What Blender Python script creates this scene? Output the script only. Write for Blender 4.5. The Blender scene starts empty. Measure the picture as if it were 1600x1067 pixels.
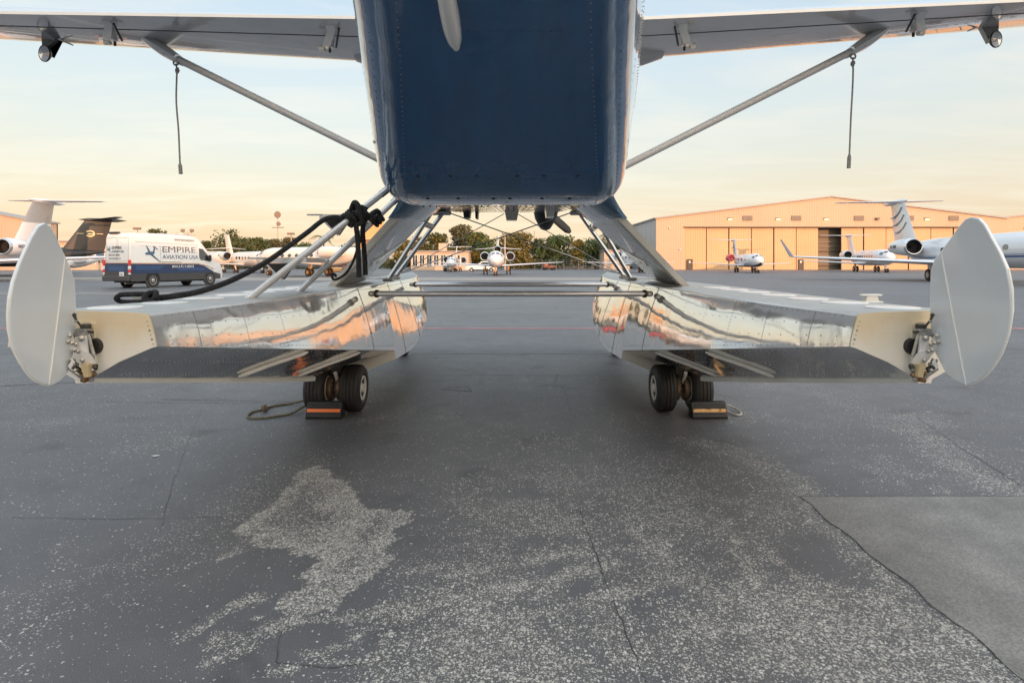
import bpy, math, random
import numpy as np
from mathutils import Vector, Matrix
random.seed(7); RNG = np.random.default_rng(11)
PI = math.pi; R_ = math.radians
# ---------------------------------------------------------------- camera
SC = bpy.context.scene
H = 1.46            # camera height above the apron, metres
F = 902.0           # focal length in pixels of a 1600 px wide picture
HOR = 411.0         # row of the horizon
cam_d = bpy.data.cameras.new('camera'); cam = bpy.data.objects.new('camera', cam_d)
SC.collection.objects.link(cam); SC.camera = cam
cam.location = (0, 0, H); cam.rotation_euler = (PI/2, 0, 0)
cam_d.sensor_width = 36; cam_d.lens = F/1600*36
cam_d.shift_y = -(533.5-HOR)/1600
cam_d.clip_start = 0.05; cam_d.clip_end = 6000
# ---------------------------------------------------------------- light
SUN_EL, SUN_AZ = R_(5.0), R_(25)      # low evening sun behind the viewer, to the right
sun_vec = Vector((math.sin(SUN_AZ)*math.cos(SUN_EL), -math.cos(SUN_AZ)*math.cos(SUN_EL), math.sin(SUN_EL)))
sd = bpy.data.lights.new('sun', 'SUN'); sd.energy = 3.0; sd.angle = R_(0.6); sd.color = (1, .47, .23)
so = bpy.data.objects.new('sun', sd); SC.collection.objects.link(so)
so.rotation_euler = sun_vec.to_track_quat('Z', 'Y').to_euler(); so.location = (60, -120, 40)
W = bpy.data.worlds.new('World'); SC.world = W; W.use_nodes = True
nt = W.node_tree; nt.nodes.clear()
def N(nt, t, **kw):
    n = nt.nodes.new(t)
    for k, v in kw.items():
        if hasattr(n, k): setattr(n, k, v)
        else: n.inputs[k.replace('_', ' ')].default_value = v
    return n
def ramp(nt, stops, interp='LINEAR'):
    r = nt.nodes.new('ShaderNodeValToRGB'); cr = r.color_ramp; cr.interpolation = interp
    while len(cr.elements) < len(stops): cr.elements.new(0.5)
    for e, (p, c) in zip(cr.elements, stops):
        e.position = p; e.color = (c if len(c) == 4 else tuple(c)+(1,))
    return r
def math_n(nt, op, a, b=None, clamp=False):
    m = nt.nodes.new('ShaderNodeMath'); m.operation = op; m.use_clamp = clamp
    for i, v in enumerate((a, b)):
        if v is None: continue
        if isinstance(v, (int, float)): m.inputs[i].default_value = v
        else: nt.links.new(v, m.inputs[i])
    return m.outputs[0]
def mixc(nt, fac, a, b, mode='MIX'):
    m = nt.nodes.new('ShaderNodeMix'); m.data_type = 'RGBA'; m.blend_type = mode; m.clamp_factor = True
    for s, v in ((m.inputs[0], fac), (m.inputs[6], a), (m.inputs[7], b)):
        if isinstance(v, (int, float)): s.default_value = v
        elif isinstance(v, (tuple, list)): s.default_value = tuple(v)+(1,) if len(v) == 3 else v
        else: nt.links.new(v, s)
    return m.outputs[2]
sky = N(nt, 'ShaderNodeTexSky', sky_type='NISHITA', sun_disc=False)
sky.sun_elevation = SUN_EL; sky.sun_rotation = PI - SUN_AZ
bg_n = N(nt, 'ShaderNodeBackground'); bg_n.inputs[1].default_value = 0.05
nt.links.new(sky.outputs[0], bg_n.inputs[0])
tc = N(nt, 'ShaderNodeTexCoord'); sep = N(nt, 'ShaderNodeSeparateXYZ'); nt.links.new(tc.outputs['Generated'], sep.inputs[0])
el = math_n(nt, 'MAXIMUM', sep.outputs[2], 0.0)
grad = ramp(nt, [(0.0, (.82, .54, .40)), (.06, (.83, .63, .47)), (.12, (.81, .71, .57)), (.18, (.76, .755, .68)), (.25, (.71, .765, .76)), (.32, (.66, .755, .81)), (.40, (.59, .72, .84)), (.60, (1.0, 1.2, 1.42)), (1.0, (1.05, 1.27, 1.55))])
nt.links.new(el, grad.inputs[0])
# thin drawn-out cloud sheets, laid on a flat layer above the field
den = math_n(nt, 'ADD', el, 0.09)
cx_ = math_n(nt, 'DIVIDE', sep.outputs[0], den); cy_ = math_n(nt, 'DIVIDE', sep.outputs[1], den)
comb = N(nt, 'ShaderNodeCombineXYZ'); nt.links.new(cx_, comb.inputs[0]); nt.links.new(math_n(nt, 'MULTIPLY', cy_, 2.4), comb.inputs[1])
nz = N(nt, 'ShaderNodeTexNoise', Scale=.8, Detail=7.0, Roughness=.55, Distortion=.5); nt.links.new(comb.outputs[0], nz.inputs['Vector'])
cl = ramp(nt, [(.44, (0, 0, 0)), (.66, (1, 1, 1))]); nt.links.new(nz.outputs[0], cl.inputs[0])
clf = math_n(nt, 'MULTIPLY', cl.outputs[0], .75)
clc = mixc(nt, math_n(nt, 'MULTIPLY', el, 2.6, True), (.88, .76, .61), (.88, .875, .82))
skyc = mixc(nt, clf, grad.outputs[0], clc)
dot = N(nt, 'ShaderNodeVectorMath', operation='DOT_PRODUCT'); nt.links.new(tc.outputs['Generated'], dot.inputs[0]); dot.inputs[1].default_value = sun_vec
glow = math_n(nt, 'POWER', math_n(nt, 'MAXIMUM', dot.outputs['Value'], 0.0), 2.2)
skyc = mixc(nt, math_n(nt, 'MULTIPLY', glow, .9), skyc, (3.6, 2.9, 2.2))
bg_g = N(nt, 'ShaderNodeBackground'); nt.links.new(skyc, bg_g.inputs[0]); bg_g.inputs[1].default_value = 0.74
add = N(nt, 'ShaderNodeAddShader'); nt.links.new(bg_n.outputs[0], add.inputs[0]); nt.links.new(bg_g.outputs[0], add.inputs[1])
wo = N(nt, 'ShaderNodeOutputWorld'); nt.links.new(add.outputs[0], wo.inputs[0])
SC.view_settings.view_transform = 'Standard'; SC.view_settings.look = 'None'
SC.view_settings.exposure = 0.32; SC.view_settings.gamma = 1.0
SC.cycles.max_bounces = 8; SC.cycles.glossy_bounces = 5; SC.cycles.sample_clamp_indirect = 6.0
SC.cycles.use_denoising = True

def P(px, py, d):
    """the point at depth d seen at pixel (px, py) of the photograph"""
    return Vector(((px-800)/F*d, d, H-(py-HOR)/F*d))
def G(px, py):
    """the point of the apron seen at a pixel"""
    d = H*F/(py-HOR); return Vector(((px-800)/F*d, d, 0))

# ---------------------------------------------------------------- materials
MATS = {}
def mat(name, col, rough=.5, metal=0., spec=.5, coat=0., var=.06, vscale=3., bump=0., bscale=20., emit=None, coat_rough=.03, build=None):
    if name in MATS: return MATS[name]
    m = bpy.data.materials.new(name); m.use_nodes = True; t = m.node_tree
    b = t.nodes['Principled BSDF']
    b.inputs['Roughness'].default_value = rough; b.inputs['Metallic'].default_value = metal
    b.inputs['Specular IOR Level'].default_value = spec
    b.inputs['Coat Weight'].default_value = coat; b.inputs['Coat Roughness'].default_value = coat_rough
    co = N(t, 'ShaderNodeTexCoord')
    nz = N(t, 'ShaderNodeTexNoise', Scale=vscale, Detail=5.0, Roughness=.6); t.links.new(co.outputs['Object'], nz.inputs['Vector'])
    lo = tuple(max(0, c*(1-var)) for c in col); hi = tuple(min(1, c*(1+var)) for c in col)
    rp = ramp(t, [(.3, lo), (.7, hi)]); t.links.new(nz.outputs[0], rp.inputs[0])
    t.links.new(rp.outputs[0], b.inputs['Base Color'])
    if bump:
        n2 = N(t, 'ShaderNodeTexNoise', Scale=bscale, Detail=3.0); t.links.new(co.outputs['Object'], n2.inputs['Vector'])
        bp = N(t, 'ShaderNodeBump', Strength=1.0, Distance=bump); t.links.new(n2.outputs[0], bp.inputs['Height'])
        t.links.new(bp.outputs[0], b.inputs['Normal'])
    if emit:
        b.inputs['Emission Color'].default_value = tuple(emit[:3])+(1,); b.inputs['Emission Strength'].default_value = emit[3]
    if build: build(t, b, co, rp)
    MATS[name] = m; return m

def wavy(t, b, co, rp):       # sheet metal that is never quite flat between its rivet rows
    n1 = N(t, 'ShaderNodeTexNoise', Scale=3.2, Detail=1.0); t.links.new(co.outputs['Object'], n1.inputs['Vector'])
    n2 = N(t, 'ShaderNodeTexNoise', Scale=14., Detail=1.0); t.links.new(co.outputs['Object'], n2.inputs['Vector'])
    h = math_n(t, 'ADD', n1.outputs[0], math_n(t, 'MULTIPLY', n2.outputs[0], .05))
    bp = N(t, 'ShaderNodeBump', Strength=.5, Distance=.012); t.links.new(h, bp.inputs['Height'])
    t.links.new(bp.outputs[0], b.inputs['Normal'])
    n3 = N(t, 'ShaderNodeTexNoise', Scale=9., Detail=6.0); t.links.new(co.outputs['Object'], n3.inputs['Vector'])
    r3 = ramp(t, [(.35, (.03,)*3), (.75, (.13,)*3)]); t.links.new(n3.outputs[0], r3.inputs[0]); t.links.new(r3.outputs[0], b.inputs['Roughness'])
M = {}
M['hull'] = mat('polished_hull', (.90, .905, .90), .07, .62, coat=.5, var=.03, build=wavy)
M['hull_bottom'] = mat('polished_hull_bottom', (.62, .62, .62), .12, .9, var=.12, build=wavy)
def stained(t, b, co, rp):
    s = N(t, 'ShaderNodeSeparateXYZ'); t.links.new(co.outputs['Object'], s.inputs[0])
    n = N(t, 'ShaderNodeTexNoise', Scale=6., Detail=6.0); t.links.new(co.outputs['Object'], n.inputs['Vector'])
    f = math_n(t, 'ADD', math_n(t, 'MULTIPLY', s.outputs[2], 5.2), math_n(t, 'MULTIPLY', n.outputs[0], 1.1))
    r = ramp(t, [(.0, (.82, .80, .74)), (.5, (.80, .765, .66)), (1., (.74, .63, .44))])
    t.links.new(math_n(t, 'SUBTRACT', f, 5.85), r.inputs[0]); t.links.new(r.outputs[0], b.inputs['Base Color'])
M['transom'] = mat('aged_cream_paint', (.8, .74, .6), .4, build=stained)
M['deck'] = mat('grey_deck_paint', (.42, .43, .42), .55, var=.08, vscale=8, bump=.0006, bscale=260)
M['white'] = mat('white_paint', (.80, .80, .79), .3, coat=.4, var=.03)
M['offwhite'] = mat('cream_white_trim', (.74, .72, .66), .45, var=.08)
M['rudder'] = mat('pale_grey_blade', (.79, .84, .87), .28, spec=.6, coat=1.0, coat_rough=.06, var=.04, vscale=2)
M['seam'] = mat('bright_edge', (.9, .9, .86), .4)
M['alu'] = mat('brushed_aluminium', (.72, .73, .74), .22, .9, var=.06, vscale=30)
M['strut'] = mat('silver_strut_paint', (.70, .71, .71), .25, .35, coat=.3, var=.05)
M['wing_strut'] = mat('grey_strut_paint', (.58, .59, .60), .4, var=.02, vscale=1.)
M['dark_metal'] = mat('dark_greasy_metal', (.07, .065, .055), .45, .6, var=.4, vscale=30)
M['steel'] = mat('dull_steel', (.42, .41, .38), .35, .85, var=.3, vscale=40)
M['bronze'] = mat('rusty_brake', (.22, .15, .09), .5, .5, var=.4, vscale=40)
M['rubber'] = mat('tyre_rubber', (.028, .026, .025), .62, var=.3, vscale=12, bump=.001, bscale=80)
M['black'] = mat('black_trim', (.015, .015, .016), .4, var=.2)
M['void'] = mat('dark_interior', (.010, .010, .011), .8)
M['well'] = mat('wheel_well', (.05, .05, .05), .6)
def braid(t, b, co, rp):
    v = N(t, 'ShaderNodeTexVoronoi', Scale=110.); t.links.new(co.outputs['Object'], v.inputs['Vector'])
    bp = N(t, 'ShaderNodeBump', Strength=1.0, Distance=.008); t.links.new(v.outputs['Distance'], bp.inputs['Height']); t.links.new(bp.outputs[0], b.inputs['Normal'])
M['rope'] = mat('black_braided_rope', (.014, .014, .016), .8, var=.6, vscale=40, build=braid)
M['olive'] = mat('olive_rope', (.16, .14, .08), .85, var=.35, vscale=40, build=braid)
M['greyrope'] = mat('grey_rope', (.26, .26, .25), .8, var=.2, vscale=40, build=braid)
M['palerope'] = mat('pale_rope', (.55, .55, .52), .8, var=.2, vscale=40, build=braid)
M['orange'] = mat('reflective_orange', (.95, .20, .03), .35, var=.05)
def worn_tape(t, b, co):
    n = N(t, 'ShaderNodeTexNoise', Scale=15., Detail=5.0); t.links.new(co.outputs['Object'], n.inputs['Vector'])
    r = ramp(t, [(.38, (.04, .035, .03)), (.43, (.66, .33, .09)), (.62, (.78, .50, .22))]); t.links.new(n.outputs[0], r.inputs[0]); t.links.new(r.outputs[0], b.inputs['Base Color'])
M['amber'] = mat('worn_amber_tape', (.75, .42, .12), .5, build=lambda t, b, co, rp: worn_tape(t, b, co))
M['mirror'] = mat('mirror_glass', (.9, .9, .92), .03, 1.0)
M['glass'] = mat('dark_glass', (.03, .04, .05), .05, spec=.8, coat=1.0)
M['rivet'] = mat('rivet_grey', (.30, .30, .30), .35, .5)
M['rivet_pale'] = mat('rivet_pale', (.72, .72, .70), .3, .5)
M['rivet_dark'] = mat('rivet_dark', (.03, .035, .05), .5)

def skin(t, b, co, rp):       # navy belly, pale cheat line and white upper sides, split by height on the skin
    a = N(t, 'ShaderNodeAttribute', attribute_name='band'); 
    r = ramp(t, [(0, (.006, .098, .255)), (.332, (.80, .62, .47)), (.352, (.07, .16, .35)), (.362, (.80, .80, .78))], 'CONSTANT')
    t.links.new(a.outputs['Fac'], r.inputs[0])
    mp = N(t, 'ShaderNodeMapping'); mp.inputs['Scale'].default_value = (9, .8, 4); t.links.new(co.outputs['Object'], mp.inputs[0])
    st = N(t, 'ShaderNodeTexNoise', Scale=1.0, Detail=6.0, Roughness=.65); t.links.new(mp.outputs[0], st.inputs['Vector'])
    sr = ramp(t, [(.34, (.84,)*3), (.6, (1.05,)*3)]); t.links.new(st.outputs[0], sr.inputs[0])
    t.links.new(mixc(t, 1.0, r.outputs[0], sr.outputs[0], 'MULTIPLY'), b.inputs['Base Color'])
    rr = ramp(t, [(.4, (.02,)*3), (.7, (.11,)*3)]); t.links.new(st.outputs[0], rr.inputs[0]); t.links.new(rr.outputs[0], b.inputs['Coat Roughness'])
    n1 = N(t, 'ShaderNodeTexNoise', Scale=2.6, Detail=2.0); t.links.new(co.outputs['Object'], n1.inputs['Vector'])
    n2 = N(t, 'ShaderNodeTexNoise', Scale=11., Detail=1.0); t.links.new(co.outputs['Object'], n2.inputs['Vector'])
    h = math_n(t, 'ADD', n1.outputs[0], math_n(t, 'MULTIPLY', n2.outputs[0], .10))
    bp = N(t, 'ShaderNodeBump', Strength=.8, Distance=.014); t.links.new(h, bp.inputs['Height']); t.links.new(bp.outputs[0], b.inputs['Coat Normal'])
    t.links.new(bp.outputs[0], b.inputs['Normal']); b.inputs['Coat IOR'].default_value = 1.65
M['skin'] = mat('fuselage_skin', (.1, .2, .4), .22, coat=1.0, coat_rough=.02, build=skin)
def skin_bump(t, b, co):
    n1 = N(t, 'ShaderNodeTexNoise', Scale=1.6, Detail=2.0); t.links.new(co.outputs['Object'], n1.inputs['Vector'])
    bp = N(t, 'ShaderNodeBump', Strength=.5, Distance=.02); t.links.new(n1.outputs[0], bp.inputs['Height']); t.links.new(bp.outputs[0], b.inputs['Normal'])
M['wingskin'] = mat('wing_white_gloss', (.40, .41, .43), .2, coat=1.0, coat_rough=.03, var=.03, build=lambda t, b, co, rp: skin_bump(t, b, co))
M['navy'] = mat('navy_gloss', (.02, .08, .2), .25, coat=1.0)
M['teal'] = mat('blue_grey_fairing', (.06, .14, .24), .25, coat=1.0)
M['line'] = mat('panel_gap', (.02, .02, .022), .7)

# ---------------------------------------------------------------- mesh helpers
COL = SC.collection
class MB:
    def __init__(s): s.v = []; s.f = []; s.m = []; s.mats = []; s.sm = []
    def mi(s, m):
        if m not in s.mats: s.mats.append(m)
        return s.mats.index(m)
    def add(s, vs, fs, m, smooth=True):
        o = len(s.v); s.v += [tuple(v) for v in vs]; k = s.mi(m)
        for f in fs: s.f.append(tuple(i+o for i in f)); s.m.append(k); s.sm.append(smooth)
    def box(s, c, size, m, rot=None, bev=0.0):
        x, y, z = (a/2 for a in size); c = Vector(c); Rm = rot if rot else Matrix.Identity(3)
        if bev > 0:
            b = min(bev, x*.9, y*.9, z*.9); vs = []
            ring = [(x-b, y), (x, y-b), (x, -y+b), (x-b, -y), (-x+b, -y), (-x, -y+b), (-x, y-b), (-x+b, y)]
            ringi = [(px*(1-b/x), py*(1-b/y)) for px, py in ring]
            for rr, zz in ((ringi, -z), (ring, -z+b), (ring, z-b), (ringi, z)): vs += [c+Rm@Vector((p[0], p[1], zz)) for p in rr]
            fs = [tuple(range(7, -1, -1)), tuple(range(24, 32))]
            for k in range(3):
                for i in range(8): fs.append((k*8+i, k*8+(i+1) % 8, (k+1)*8+(i+1) % 8, (k+1)*8+i))
            # ring is clockwise seen from above: flip
            fs = [tuple(reversed(f)) for f in fs]
            s.add(vs, fs, m, False); return s
        vs = [c+Rm@Vector((a, b_, d)) for a in (-x, x) for b_ in (-y, y) for d in (-z, z)]
        s.add(vs, [(0, 1, 3, 2), (4, 6, 7, 5), (0, 4, 5, 1), (2, 3, 7, 6), (0, 2, 6, 4), (1, 5, 7, 3)], m, False); return s
    def tube(s, pts, r, m, n=10, cap=True, sy=1.0, up=None):
        pts = [Vector(p) for p in pts]; k = len(pts); rs = r if isinstance(r, (list, tuple)) else [r]*k
        vs = []; prev = None
        for i, p in enumerate(pts):
            t = (pts[min(i+1, k-1)]-pts[max(i-1, 0)]).normalized()
            if prev is None:
                a = up if up is not None else (Vector((0, 0, 1)) if abs(t.z) < .9 else Vector((0, 1, 0)))
                u = (Vector(a)-t*Vector(a).dot(t)).normalized()
            else: u = (prev-t*prev.dot(t)).normalized()
            prev = u; w = t.cross(u)
            for j in range(n):
                an = 2*PI*j/n; vs.append(p+u*math.cos(an)*rs[i]*sy+w*math.sin(an)*rs[i])
        fs = [(i*n+j, i*n+(j+1) % n, (i+1)*n+(j+1) % n, (i+1)*n+j) for i in range(k-1) for j in range(n)]
        if cap: fs += [tuple(range(n-1, -1, -1)), tuple((k-1)*n+j for j in range(n))]
        s.add(vs, fs, m, True); return s
    def lathe(s, prof, o, axis, m, n=28, cap=True):
        """prof: (radius, along-axis) pairs from origin o along axis"""
        o = Vector(o); ax = Vector(axis).normalized(); a = Vector((0, 0, 1)) if abs(ax.z) < .9 else Vector((1, 0, 0))
        u = (a-ax*a.dot(ax)).normalized(); w = ax.cross(u); vs = []
        for r, h in prof:
            for j in range(n):
                an = 2*PI*j/n; vs.append(o+ax*h+(u*math.cos(an)+w*math.sin(an))*r)
        k = len(prof)
        fs = [(i*n+j, i*n+(j+1) % n, (i+1)*n+(j+1) % n, (i+1)*n+j) for i in range(k-1) for j in range(n)]
        if cap: fs += [tuple(range(n-1, -1, -1)), tuple((k-1)*n+j for j in range(n))]
        s.add(vs, fs, m, True); return s
    def loft(s, rings, m, close=True, cap=True, smooth=True, mfun=None):
        n = len(rings[0]); vs = [p for r in rings for p in r]; o = len(s.v); s.v += [tuple(v) for v in vs]
        for i in range(len(rings)-1):
            for j in range(n if close else n-1):
                f = (i*n+j, i*n+(j+1) % n, (i+1)*n+(j+1) % n, (i+1)*n+j)
                s.f.append(tuple(q+o for q in f)); s.m.append(s.mi(mfun(i, j) if mfun else m)); s.sm.append(smooth)
        if cap:
            for f in (tuple(range(n-1, -1, -1)), tuple((len(rings)-1)*n+j for j in range(n))):
                s.f.append(tuple(q+o for q in f)); s.m.append(s.mi(m)); s.sm.append(False)
        return s
    def prism(s, poly, off, m, smooth=False):
        n = len(poly); off = Vector(off); a = [Vector(p) for p in poly]; b = [p+off for p in a]
        s.add(a+b, [tuple(range(n-1, -1, -1)), tuple(range(n, 2*n))]+[(j, (j+1) % n, n+(j+1) % n, n+j) for j in range(n)], m, smooth); return s
    def dot(s, p, nrm, r, m, n=6):
        p = Vector(p); nr = Vector(nrm).normalized(); a = Vector((0, 0, 1)) if abs(nr.z) < .9 else Vector((1, 0, 0))
        u = (a-nr*a.dot(nr)).normalized(); w = nr.cross(u); vs = []
        for j in range(n):
            an = 2*PI*j/n; vs.append(p-nr*r*.1+(u*math.cos(an)+w*math.sin(an))*r)
        vs.append(p+nr*r*.45)
        s.add(vs, [(j, (j+1) % n, n) for j in range(n)], m, True)
    def row(s, a, b, nrm, step, r, m):
        a = Vector(a); b = Vector(b); k = max(1, int((b-a).length/step))
        for i in range(k+1): s.dot(a.lerp(b, i/k), nrm, r, m)
    def build(s, name, parent=None, angle=35, fix=True):
        me = bpy.data.meshes.new(name); me.from_pydata(s.v, [], s.f); me.update()
        for m in s.mats: me.materials.append(m)
        me.polygons.foreach_set('material_index', s.m); me.polygons.foreach_set('use_smooth', s.sm)
        if fix and len(s.f) < 60000:
            import bmesh
            bm = bmesh.new(); bm.from_mesh(me); bmesh.ops.recalc_face_normals(bm, faces=bm.faces); bm.to_mesh(me); bm.free()
        me.set_sharp_from_angle(angle=R_(angle))
        o = bpy.data.objects.new(name, me); COL.objects.link(o)
        if parent: o.parent = parent
        return o
def tag(o, label=None, cat=None, group=None, kind=None):
    if label: o['label'] = label
    if cat: o['category'] = cat
    if group: o['group'] = group
    if kind: o['kind'] = kind
    return o
def thing(name, label, cat, loc=(0, 0, 0), rz=0, group=None):
    e = bpy.data.objects.new(name, None); COL.objects.link(e); e.location = loc; e.rotation_euler = (0, 0, rz); e.empty_display_size = .2
    return tag(e, label, cat, group)
def local(root, pts):
    """world points into a thing's own space"""
    inv = Matrix.LocRotScale(root.location, root.rotation_euler, root.scale).inverted()
    return [inv@Vector(p) for p in pts]
def spline(pts, n=8):
    pts = [Vector(p) for p in pts]; out = []
    q = [pts[0]*2-pts[1]]+pts+[pts[-1]*2-pts[-2]]
    for i in range(1, len(q)-2):
        for k in range(n):
            t = k/n; a, b, c, d = q[i-1:i+3]
            out.append(.5*((2*b)+(c-a)*t+(2*a-5*b+4*c-d)*t*t+(3*b-a-3*c+d)*t**3))
    return out+[pts[-1]]
def interp(tab, x):
    """smooth column-wise interpolation of rows (x, a, b, ...)"""
    t = np.array(tab, float); xs = t[:, 0]; i = int(np.clip(np.searchsorted(xs, x)-1, 0, len(xs)-2))
    d = np.gradient(t[:, 1:], xs, axis=0); h = xs[i+1]-xs[i]; u = (x-xs[i])/h
    # monotone-ish hermite
    s = (t[i+1, 1:]-t[i, 1:])/h
    def lim(dd): return np.where(s == 0, 0, np.sign(dd)*np.minimum(abs(dd), 3*abs(s)))
    d0, d1 = lim(d[i]), lim(d[i+1])
    return (2*u**3-3*u**2+1)*t[i, 1:]+(u**3-2*u**2+u)*h*d0+(-2*u**3+3*u**2)*t[i+1, 1:]+(u**3-u**2)*h*d1

# ================================================================ SETTING: the apron
def seg_d(X, Y, a, b):
    ax, ay = a; bx, by = b; dx, dy = bx-ax, by-ay; t = np.clip(((X-ax)*dx+(Y-ay)*dy)/(dx*dx+dy*dy+1e-9), 0, 1)
    return np.hypot(X-ax-t*dx, Y-ay-t*dy)
def poly_sd(X, Y, poly):
    ins = np.zeros(X.shape, bool); dd = np.full(X.shape, 1e9); n = len(poly)
    for i in range(n):
        a, b = poly[i], poly[(i+1) % n]; dd = np.minimum(dd, seg_d(X, Y, a, b))
        c = ((a[1] > Y) != (b[1] > Y)); ins ^= c & (X < (b[0]-a[0])*(Y-a[1])/(b[1]-a[1]+1e-12)+a[0])
    return np.where(ins, -dd, dd)
def axis_vals(lo, hi, step, far, grow=1.35):
    v = list(np.arange(lo, hi+1e-6, step)); s = step; x = hi
    while x < far: s *= grow; x += s; v.append(min(x, far))
    s = step; x = lo; w = []
    while x > -far: s *= grow; x -= s; w.append(max(x, -far))
    return np.array(sorted(set(w))+v)
xs = axis_vals(-2.6, 2.6, .022, 2500); ys = axis_vals(1.5, 4.9, .022, 2500)
X, Y = np.meshgrid(xs, ys); 
def vnoise(X, Y, sc, seed):
    r = np.random.default_rng(seed).random((257, 257)); x = X*sc+1000.5; y = Y*sc+1000.5
    xi = np.floor(x).astype(int); yi = np.floor(y).astype(int); fx = x-xi; fy = y-yi; fx = fx*fx*(3-2*fx); fy = fy*fy*(3-2*fy)
    g = lambda a, b: r[a % 257, b % 257]
    return (g(xi, yi)*(1-fx)+g(xi+1, yi)*fx)*(1-fy)+(g(xi, yi+1)*(1-fx)+g(xi+1, yi+1)*fx)*fy
def gp(l): return [tuple(G(*p)[:2]) for p in l]
jx = (vnoise(X, Y, 9, 1)-.5)*.10+(vnoise(X, Y, 25, 3)-.5)*.05; jy = (vnoise(X, Y, 9, 2)-.5)*.10+(vnoise(X, Y, 25, 4)-.5)*.05
patch = gp([(497, 724), (540, 757), (585, 797), (640, 800), (612, 838), (600, 880), (560, 915), (500, 950), (455, 972), (425, 962), (440, 935), (480, 905), (500, 868), (440, 858), (382, 852), (378, 830), (430, 780), (465, 740)])
sd1 = poly_sd(X+jx, Y+jy, patch)
wear = np.where(sd1 < 0, 1.05-.95*np.clip(-sd1/.16, 0, 1)*np.clip(vnoise(X, Y, 5, 5)*1.5-.2, 0, .8), 0)
def streak(l, w, amt):
    global wear
    g = gp(l); dd = np.full(X.shape, 1e9)
    for a, b in zip(g, g[1:]): dd = np.minimum(dd, seg_d(X+jx*.6, Y+jy*.6, a, b))
    wear = np.maximum(wear, amt*np.clip(1-dd/w, 0, 1)**.6*(.5+.9*vnoise(X, Y, 14, 17)))
streak([(340, 1005), (400, 985), (470, 968), (560, 962), (690, 938), (800, 915), (940, 880)], .05, .75)
streak([(470, 965), (560, 955), (700, 925)], .05, .5)
streak([(300, 985), (340, 960), (400, 935)], .06, .6)
streak([(350, 1025), (390, 1000)], .06, .7)
streak([(640, 895), (760, 875), (900, 855)], .05, .45)
streak([(430, 1040), (520, 1030), (600, 1035)], .035, .8)
streak([(606, 972), (612, 1000), (600, 1030)], .03, .85)
streak([(480, 1020), (560, 1000)], .03, .7)
streak([(350, 870), (372, 862)], .05, .6)
for q_ in ([(560, 985), (760, 935), (960, 880)], [(640, 1010), (860, 950), (1080, 900)], [(700, 900), (900, 862), (1040, 850)], [(980, 820), (1040, 870), (1090, 940)], [(880, 1040), (1080, 985), (1300, 960)], [(1130, 810), (1180, 900), (1230, 1000)], [(1200, 860), (1290, 940), (1400, 1040)]): streak(q_, .05, .68)
streak([(1240, 745), (1300, 830), (1420, 930), (1560, 1045)], .12, .4)
streak([(1410, 650), (1500, 730), (1590, 770)], .22, .42)
streak([(1080, 690), (1180, 720), (1250, 770)], .2, .28)
streak([(560, 660), (640, 640), (700, 650)], .15, .2)
br = vnoise(X, Y, 1.6, 8)*.55+vnoise(X, Y, 4.5, 9)*.3+vnoise(X, Y, 12, 10)*.25
reg = np.clip((3.55-Y+.35*(vnoise(X, Y, 2, 12)-.5)*2)/1.1, 0, 1)*np.clip((X+.35+(3.2-Y)*.35)/.5, 0, 1)*np.clip((2.3-X)/.4, 0, 1)
wear = np.maximum(wear, reg*np.clip((br-.33)*2.2, 0, .62))
reg2 = np.clip((4.6-Y)/1.2, 0, 1)*np.clip((X+.9)/.8, 0, 1)
wear = np.maximum(wear, reg2*np.clip((br-.47)*1.2, 0, .35))
reg3 = np.clip((5.5-abs(Y-4))/2, 0, 1)
wear = np.maximum(wear, reg3*np.clip((br-.62)*.6, 0, .12))
wear = np.maximum(wear, .018)
tar = np.clip(-poly_sd(X+jx*.4, Y+jy*.4, gp([(440, 985), (606, 968), (615, 1030), (520, 1042), (430, 1038)]))/.05, 0, 1)
wear = wear*(1-.55*tar*(wear < .6))
verts = [(float(x), float(y), 0.) for y in ys for x in xs]; nx = len(xs)
faces = [(j*nx+i, j*nx+i+1, (j+1)*nx+i+1, (j+1)*nx+i) for j in range(len(ys)-1) for i in range(nx-1)]
gm = bpy.data.meshes.new('apron'); gm.from_pydata(verts, [], faces); gm.update()
at_ = gm.attributes.new('wear', 'FLOAT', 'POINT'); at_.data.foreach_set('value', wear.ravel().astype(np.float32))
m = bpy.data.materials.new('worn_asphalt'); m.use_nodes = True; t = m.node_tree; b = t.nodes['Principled BSDF']
geo = N(t, 'ShaderNodeNewGeometry'); pos = geo.outputs['Position']
a = N(t, 'ShaderNodeAttribute', attribute_name='wear')
wob = N(t, 'ShaderNodeTexNoise', Scale=70., Detail=2.0); t.links.new(pos, wob.inputs['Vector'])
wp = N(t, 'ShaderNodeVectorMath', operation='MULTIPLY_ADD'); t.links.new(wob.outputs['Color'], wp.inputs[0]); wp.inputs[1].default_value = (.010, .010, .0); t.links.new(pos, wp.inputs[2])
nf = N(t, 'ShaderNodeTexNoise', Scale=11., Detail=6.0, Roughness=.72); t.links.new(pos, nf.inputs['Vector'])
nf2 = N(t, 'ShaderNodeTexNoise', Scale=55., Detail=3.0, Roughness=.6); t.links.new(pos, nf2.inputs['Vector'])
wmod = math_n(t, 'ADD', math_n(t, 'MULTIPLY', nf.outputs[0], 2.6), math_n(t, 'SUBTRACT', math_n(t, 'MULTIPLY', nf2.outputs[0], 1.4), 1.0))
weff = math_n(t, 'MULTIPLY', a.outputs['Fac'], wmod)
stones = []; tone = None
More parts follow.
